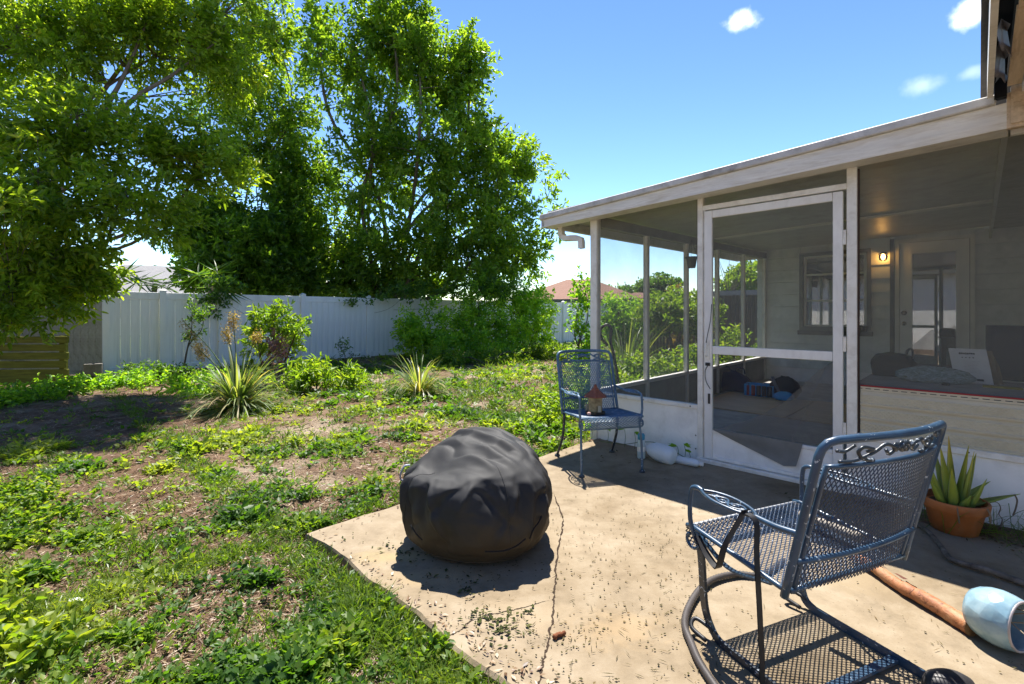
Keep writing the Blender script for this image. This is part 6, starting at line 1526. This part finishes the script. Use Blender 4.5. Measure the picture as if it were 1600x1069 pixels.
garden('garden_bush', 'low green plants along the outside of the porch side wall', -1.9, 2.4, [(-1.75, 1.2, .2, .38, .34), (-1.8, 2.2, .2, .42, .36), (-1.9, 3.3, .2, .42, .36), (-2.0, 4.4, .25, .45, .36)], 420, 20, .10, .075, .042, M['leaf_bright'], 44, tr=.008, tw=30)
garden('garden_bush', 'pale flowering plant outside the last porch screen', -1.6, 5.2, [(-1.6, 5.3, .55, .35, .35)], 60, 16, .12, .10, .045, M['leaf_bright'], 45, tr=.015)
garden('garden_bush', 'low dark shrub at the foot of the picket fence', -1.9, 8.6, [(-1.7, 8.6, .3, .5, .35), (-1.0, 8.8, .25, .5, .3)], 120, 18, .14, .10, .045, M['leaf_bush'], 46)
# far trees
tree('distant_tree', 'rounded dark distant tree above the roofs seen through the second screen', 'tree', (at(1030, 480, 70).x, 70, -.1), [lobe(1030, 452, 70, 28, 14, 2.5), lobe(1005, 458, 72, 18, 10, 2)], 260, 18, .9, .6, .35, M['leaf_dark'], .3, 0, 51)
tree('distant_tree', 'yellow green round tree beyond the grey flat roofed building', 'tree', (at(1185, 480, 30).x, 30, -.1), [lobe(1180, 437, 30, 36, 22, 2.0), lobe(1150, 450, 30, 24, 12, 1.5)], 300, 18, .4, .3, .16, M['leaf_bright'], .2, 30, 52)
tw_ = thing('bare_tree', 'bare thin branched tree standing beyond the grey building', 'tree', (at(1138, 480, 26).x, 26, -.1))
mb = MB(); r_ = random.Random(2)
for k in range(16):
    a = r_.uniform(-.55, .75); L_ = r_.uniform(1.6, 2.6); b0v = Vector((0, 0, 1.8 + r_.uniform(0, .6))); b1v = b0v + Vector((math.sin(a) * L_ * .8, r_.uniform(-.3, .3), math.cos(a) * L_))
    mb.tube([b0v, b0v.lerp(b1v, .5) + Vector((r_.uniform(-.15, .15), 0, 0)), b1v], [.022, .014, .006], 4)
mb.build('branches', M['twig'], tw_); MB().tube([(0, 0, 0), (.03, 0, 1.2), (0, 0, 2.5)], [.07, .055, .03], 7).build('trunk', M['twig'], tw_)
for k, (px, py, d, rx, ry, lb_) in enumerate([(300, 440, 42, 60, 20, 'low dark distant tree behind the pale grey roof'), (905, 470, 60, 26, 10, 'small distant tree by the eave of the brown roof'), (960, 462, 66, 26, 10, 'distant tree between the two brown roofs')]):
    tree('distant_tree', lb_, 'tree', (at(px, 480, d).x, d, -.1), [lobe(px, py, d, rx, ry, 2.5)], 160, 16, .8, .55, .3, M['leaf_dark'], .2, 0, 60 + k)
for k, (x, y, s, lb_) in enumerate([(-30, -6, 1.5, 'rounded tree beside the pale house behind the viewer'), (14, -24, 1.8, 'broad tree far behind the viewer at the right'), (-18, 2, 1.3, 'tree beyond the side fence left of the plank bin')]):
    tree('tree', lb_, 'tree', (x, y, -.1), [(Vector((x, y, 3.4 * s)), (2.2 * s, 2.2 * s, 2.0 * s)), (Vector((x + 1.2 * s, y, 2.6 * s)), (1.5 * s, 1.5 * s, 1.2 * s))], 420, 18, .45, .3, .15, M['leaf_tree'], .16, 30, 70 + k)

# vine leaves at the foot of the knee wall
vn = thing('wall_vine', 'few big dark green vine leaves growing at the foot of the knee wall', 'vine', W(-.5, -.06, 0), RZ_HOUSE)
vm = []
for (t, z_, s, a) in ((-.62, .10, .07, .4), (-.56, .13, .06, 2.4), (-.38, .13, .06, .3), (-.20, .16, .075, 2.8), (-.10, .15, .07, .1), (.30, .10, .07, 2.6), (.36, .12, .075, .6), (.40, .07, .06, 1.4)):
    t = t * 1.0; vm.append((t, z_, s, a)); mb = MB()
    pts = [(0, 0), (.35, .35), (.45, .9), (.1, .75), (0, 1.25), (-.1, .75), (-.45, .9), (-.35, .35)]
    ca, sa = math.cos(a - PI / 2), math.sin(a - PI / 2)
    q = [Vector(((x * ca - y * sa) * s, -.03 - .012 * k % .03, (x * sa + y * ca) * s * .55 + z_)) + Vector((t, -.02 * y, 0)) for k, (x, y) in enumerate(pts)]
    c0 = len(mb.v); mb.v.extend([tuple(p) for p in q]); mb.f.extend([(0, 1, 2, 3), (0, 3, 4, 5), (0, 5, 6, 7)])
    o_ = mb.build('vine_leaf', M['leaf_bush'], vn); at_ = o_.data.attributes.new('tint', 'FLOAT', 'POINT'); at_.data.foreach_set('value', [.35] * 8)
    MB().tube([(t, -.03, .0), (t + .01, -.03, z_ * .6), (t, -.03, z_)], .002, 4).build('vine_stem', M['green_stem'], vn)
MB().tube(crv([(-.45, -.04, .005), (-.2, -.06, .03), (0, -.08, .09), (.15, -.06, .10), (.40, -.05, .02)], 6), .0028, 5).build('vine_stem', M['green_stem'], vn)

# ------------------------------------------------------------------ ground cover: scattered by distance so that it is as dense in the picture near and far
def on_patio(x, y, grow=0.0):
    t = (x - P0.x) * UX + (y - P0.y) * UY; v = -(x - P0.x) * UY + (y - P0.y) * UX
    return (t > -1.05 - grow) & (v > -2.8 - grow) & (v < 5.2) | ((t > -1.12) & (v > -.05) & (v < 5.3)) | (t > 3.6)
FENCE_A = np.array([-8.6, 10.13])
def beyond_fence(x, y):
    dx, dy = x - FENCE_A[0], y - FENCE_A[1]
    return (-dx * .715 + dy * .699 > -.12)
def scatter(n, rng, py0=531, py1=1180, pxa=-160, pxb=1420, bias=1.0):
    py = py0 + (py1 - py0) * rng.random(n) ** bias; px = rng.uniform(pxa, pxb, n)
    d = 900.9 / (py - HORIZON) * 1.05; x = (px - 800) / FOC * d
    return x, d
def weed_map(x, y):
    a = fbm(x * 1.3 + 4, y * 1.3, 101, 4); b = fbm(x * 5.0, y * 5.0 + 3, 102, 4)
    far = smooth(3.0, 7.5, y); lefts = smooth(-3.2, -5.0, x) * smooth(4.2, 5.2, y) * smooth(9.5, 7.5, y)
    return a * .45 + b * .65 + .09 * far - .26 * lefts + .05 * smooth(-1, 1.5, x)
def edge_fringe(x, y):
    t = (x - P0.x) * UX + (y - P0.y) * UY; v = -(x - P0.x) * UY + (y - P0.y) * UX
    return (((t < -1.05) & (t > -1.25)) | ((v < -2.8) & (v > -3.0)))
rng = np.random.default_rng(5)
# broad leaved weeds in rosettes
x, y = scatter(95000, rng); w = weed_map(x, y)
ok = (rng.random(len(x)) < .035 + (.58 + .12 * smooth(3, 5, y)) * smooth(.56, .74, w)) & ~on_patio(x, y, -.035) & ~beyond_fence(x, y)
x, y, w = x[ok], y[ok], w[ok]; z = gh(x, y); NL = 7
sz = (.010 + .0028 * y) * rng.uniform(.55, 1.5, len(x)) * (.75 + .7 * (fbm(x * .9, y * .9, 125, 2))) * (1 + .5 * smooth(.66, .78, w)); hgt = rng.uniform(.006, .045, len(x)) * (1 + 1.1 * smooth(.64, .8, w))
X = np.repeat(x, NL); Y = np.repeat(y, NL); Z = np.repeat(z, NL); SZ = np.repeat(sz, NL); HG = np.repeat(hgt, NL) * rng.random(len(X))
a = rng.uniform(0, 2 * PI, len(X)); el = rng.uniform(.0, .9, len(X))
c = np.stack([X + np.cos(a) * SZ * .7 * rng.random(len(X)), Y + np.sin(a) * SZ * .7 * rng.random(len(X)), Z + HG + .003], -1)
d = np.stack([np.cos(a) * np.cos(el), np.sin(a) * np.cos(el), np.sin(el)], -1)
tint = np.clip(np.repeat((fbm(x * 2.3, y * 2.3, 120, 3) - .5) * 2.2 + .25 + .35 * rng.random(len(x)), NL) + .35 * rng.random(len(X)), 0, 1)
leaf_mesh('broadleaf_weeds', c, d, SZ * 1.5, SZ * .85, M['clover'], None, tint, shape='diamond', fold=.12, kind='stuff', flat=.45)['label'] = 'bright green broadleaf weeds spreading over the soil'
print('weeds', len(x))
# grass blades
x, y = scatter(80000, rng); w2 = fbm(x * 1.6 + 9, y * 1.6, 111, 4) * .6 + fbm(x * 6 + 2, y * 6, 113, 3) * .4 - .055 + .10 * smooth(3.0, 6.5, y) + .06 * smooth(-2.5, .5, x) - .20 * smooth(-3.2, -5.0, x) * smooth(4.2, 5.2, y) * smooth(9.5, 7.5, y)
ok = ((rng.random(len(x)) < .04 + (.32 + .25 * smooth(3, 5.5, y)) * smooth(.43, .68, w2)) | (edge_fringe(x, y) & (rng.random(len(x)) < .7))) & ~on_patio(x, y, -.015) & ~beyond_fence(x, y)
x, y, w2 = x[ok], y[ok], w2[ok]; z = gh(x, y); NL = 5
L_ = (.030 + .0068 * y) * rng.uniform(.5, 1.9, len(x)) * (1 + .7 * smooth(.58, .72, w2))
X = np.repeat(x, NL) + rng.normal(0, .012, len(x) * NL); Y = np.repeat(y, NL) + rng.normal(0, .012, len(x) * NL); LL = np.repeat(L_, NL) * rng.uniform(.6, 1.2, len(X))
a = rng.uniform(0, 2 * PI, len(X)); el = rng.uniform(.25, 1.3, len(X))
d = np.stack([np.cos(a) * np.cos(el), np.sin(a) * np.cos(el), np.sin(el)], -1)
c = np.stack([X, Y, np.repeat(z, NL)], -1)
tint = np.clip(np.repeat(fbm(x * 1.1, y * 1.1, 121, 3) * 1.6 - .45, NL) * .7 + .4 * rng.random(len(X)), 0, 1)
leaf_mesh('grass_blades', c, d, LL, .0022 + .0011 * Y, M['grass'], None, tint, shape='blade', kind='stuff')['label'] = 'yellow green lawn grass growing in patches'
print('grass', len(x))
# dry straw and dead leaves lying on the soil
x, y = scatter(80000, rng); ok = ~on_patio(x, y, -.01) & ~beyond_fence(x, y); x, y = x[ok], y[ok]; z = gh(x, y)
a = rng.uniform(0, 2 * PI, len(x)); el = rng.normal(.05, .12, len(x)); d = np.stack([np.cos(a) * np.cos(el), np.sin(a) * np.cos(el), np.sin(el)], -1)
c = np.stack([x, y, z + .004 + .006 * rng.random(len(x))], -1)
leaf_mesh('dry_straw', c, d, (.02 + .006 * y) * rng.uniform(.5, 1.6, len(x)), (.0013 + .0007 * y) * rng.uniform(.6, 2.4, len(x)), M['straw'], None, rng.random(len(x)), shape='diamond', kind='stuff', flat=.25)['label'] = 'dry straw and dead leaf bits lying on the soil'
# taller weeds: dark strip along the fence foot, near left edge, bottom corner
def weed_patch(name, label, cx, cy, n, hmax, L, Wd, mat, seed, tb=0.0):
    rg = np.random.default_rng(seed); T = thing(name, label, 'weeds', (float(cx[0]), float(cy[0]), 0)); base = np.array([cx[0], cy[0], 0])
    i = rg.integers(0, len(cx), n); sp_ = cy[1] if False else None
    x = np.asarray(cx)[i] + rg.normal(0, 1, n) * SPR; y = np.asarray(cy)[i] + rg.normal(0, 1, n) * SPR
    z = gh(x, y); h = hmax * rg.uniform(.3, 1, n); nl = 12
    X = np.repeat(x, nl); Y = np.repeat(y, nl); k = rg.random(n * nl); H_ = np.repeat(h, nl) * k
    a = rg.uniform(0, 2 * PI, n * nl); el = rg.uniform(-.2, .9, n * nl); d = np.stack([np.cos(a) * np.cos(el), np.sin(a) * np.cos(el), np.sin(el)], -1)
    lean = np.repeat(rg.normal(0, .25, (n, 2)), nl, 0)
    c = np.stack([X + lean[:, 0] * H_, Y + lean[:, 1] * H_, np.repeat(z, nl) + H_], -1) - base
    leaf_mesh('weed_leaves', c, d, L * rg.uniform(.6, 1.2, n * nl), Wd, mat, T, np.clip(.6 * rg.random(n * nl) + .4 * np.repeat(rg.random(n), nl) + tb, 0, 1))
    st_ = MB()
    for q in range(0, n, 2): st_.tube([Vector((x[q], y[q], z[q])) - Vector(base), Vector((x[q], y[q], z[q] + h[q])) - Vector(base) + Vector((lean[q * nl][0] * h[q], lean[q * nl][1] * h[q], 0))], [L * .04, L * .02], 3, caps=False)
    st_.build('weed_stems', M['green_stem'], T, kind='stuff')
    return T
def line_pts(pts, n=14):
    P_ = [on_ground(a, b, -.1) for a, b in pts]; out = []
    for p, q in zip(P_[:-1], P_[1:]):
        out += [p.lerp(q, k / n) for k in range(n)]
    return np.array([p.x for p in out]), np.array([p.y for p in out])
SPR = .24
cx, cy = line_pts([(-60, 640), (40, 628), (110, 612), (180, 605), (250, 596)]); weed_patch('weed_bank', 'bank of dark shaded weeds at the foot of the plank bin and fence corner', cx, cy, 420, .30, .075, .035, M['leaf_bush'], 81)
SPR = .15
cx, cy = line_pts([(190, 590), (260, 590), (300, 590)]); weed_patch('weed_bank', 'ferny weeds along the fence foot behind the strap leaved plant', cx, cy, 130, .34, .08, .03, M['leaf_dark'], 82)
SPR = .13
cx, cy = line_pts([(-40, 800), (10, 790), (40, 800), (30, 850), (-20, 880)]); weed_patch('weed_clump', 'knee high bright weed clump at the left edge of the picture', cx, cy, 230, .13, .036, .022, M['clover'], 83, .1)
SPR = .08
cx, cy = line_pts([(-60, 1020), (10, 1050), (50, 1100)]); weed_patch('weed_clump', 'big leaved weed in the bottom left corner', cx, cy, 44, .13, .055, .030, M['clover'], 84, .25)
SPR = .10
cx, cy = line_pts([(845, 640), (872, 650), (860, 680)]); weed_patch('weed_clump', 'leafy weeds growing behind the far blue chair', cx, cy, 200, .26, .055, .03, M['leaf_bright'], 85)
SPR = .06
cx, cy = line_pts([(600, 965), (640, 1000), (680, 1045)]); weed_patch('weed_clump', 'weeds crowding the lower left edge of the patio', cx, cy, 50, .07, .032, .018, M['clover'], 86, .15)
# long grass against the wall at the right
gw = thing('long_grass', 'long thin green grass against the knee wall at the right edge', 'grass', W(1.65, -.2, 0)); n = 620
t = rng.uniform(-.35, 1.4, n); v = rng.normal(0, .09, n); c = np.stack([UX * t - UY * v, UY * t + UX * v, np.full(n, .002)], -1)
a = rng.uniform(0, 2 * PI, n); el = rng.uniform(.15, 1.4, n); d = np.stack([np.cos(a) * np.cos(el), np.sin(a) * np.cos(el), np.sin(el)], -1)
leaf_mesh('blades', c, d, rng.uniform(.10, .30, n), .0035, M['grass'], gw, rng.random(n) * .6, shape='blade')
dp = MB(); ring = [W(.95 + 2.6 * math.sin(k / 24 * 2 * PI) * .0 + (1.35 * math.cos(k / 24 * 2 * PI) + 1.4), -.16 + .16 * math.sin(k / 24 * 2 * PI) * (1 + .25 * math.sin(k * 2.3)), .003) for k in range(24)]
dp.add([tuple(p) for p in ring], [tuple(range(24))]); dp.build('soil_strip', M['soil'], kind='structure')

# litter on the patio
def patio_bits(name, label, n, mat, L, Wd, mask, seed, flat=.04, z0=.003):
    rg = np.random.default_rng(seed); x, y = scatter(n * 3, rg, 560, 1180, 440, 1750)
    t = (x - P0.x) * UX + (y - P0.y) * UY; v = -(x - P0.x) * UY + (y - P0.y) * UX
    ok = (t > -1.03) & (v > -2.77) & (v < -.02) & mask(x, y, rg); x, y = x[ok][:n], y[ok][:n]
    a = rg.uniform(0, 2 * PI, len(x)); el = np.abs(rg.normal(0, flat * 1.6, len(x))); d = np.stack([np.cos(a) * np.cos(el), np.sin(a) * np.cos(el), np.sin(el)], -1)
    c = np.stack([x, y, z0 + .004 * rg.random(len(x))], -1)
    o = leaf_mesh(name, c, d, L * rg.uniform(.4, 1.5, len(x)) , Wd * rg.uniform(.5, 1.6, len(x)), mat, None, rg.random(len(x)), shape='diamond', kind='stuff', flat=.15, fold=.08); o['label'] = label
def near(px, py, r):
    p = on_ground(px, py); return lambda x, y: np.exp(-((x - p.x) ** 2 + (y - p.y) ** 2) / r ** 2)
pk1 = [near(800, 890, .5), near(960, 880, .35), near(900, 960, .4), near(1000, 800, .5)]
patio_bits('seed_litter', 'dark seeds and leaf crumbs scattered on the patio', 2700, M['debris'], .011, .0065, lambda x, y, rg: rg.random(len(x)) < .10 + .9 * np.minimum(1, sum(f(x, y) for f in pk1)) * (fbm(x * 6, y * 6, 130, 2) > .42), 91)
patio_bits('twig_litter', 'tiny twigs and grass clippings scattered on the patio', 900, M['debris'], .032, .0022, lambda x, y, rg: rg.random(len(x)) < .12 + .8 * np.minimum(1, sum(f(x, y) for f in pk1)), 92)
mp_ = [(near(785, 975, .10), 1), (near(728, 925, .05), 1), (near(752, 965, .05), 1), (near(645, 862, .10), 1), (near(600, 855, .07), .8), (near(680, 900, .06), .7), (near(560, 830, .10), .35), (near(520, 860, .10), .35), (near(822, 958, .03), .8), (near(745, 905, .06), .4)]
patio_bits('moss_clippings', 'patches of dried grass clippings and moss on the patio', 8500, M['moss_bits'], .022, .010, lambda x, y, rg: rg.random(len(x)) < np.clip(sum(f(x, y) * k for f, k in mp_) - .12, 0, 1), 93, .1)
ed_ = lambda x, y: np.maximum(smooth(.09, .0, ((y - P0.y) * UX - (x - P0.x) * UY) * 1.0 + 2.8), 0)
mask_e = lambda x, y, rg: rg.random(len(x)) < .9 * smooth(.16, .0, (-(x - P0.x) * UY + (y - P0.y) * UX) + 2.8) + .6 * smooth(.14, .0, (x - P0.x) * UX + (y - P0.y) * UY + 1.05)
patio_bits('edge_litter', 'soil crumbs and dry bits creeping over the patio edge', 5200, M['straw'], .022, .009, mask_e, 95, .12)
mw = [near(920, 690, .34), near(960, 705, .30), near(1230, 775, .10), near(1040, 712, .2), near(1560, 830, .3), near(1400, 790, .2)]
patio_bits('soil_litter', 'dark soil crumbs and dead leaves along the shaded wall', 4200, M['debris'], .022, .012, lambda x, y, rg: rg.random(len(x)) < np.clip(sum(f(x, y) for f in mw) * 1.2 - .1, 0, 1), 94, .15)
# sandy pale patch at the patio edge and white leaf
wl_ = thing('curled_white_leaf', 'pale curled leaf lying on the weeds at lower left', 'leaf', on_ground(118, 950, -.03)); 
MB().grid([[Vector((-.03 + .06 * i, (j - .5) * .03 * (1 - abs(i - .5)), .03 + .012 * abs(j - .5))) for i in (0, .5, 1)] for j in (0, .5, 1)]).build('leaf_blade', M['white_paint'], wl_)
print('tris', sum(len(o.data.polygons) for o in SC.objects if o.type == 'MESH'))
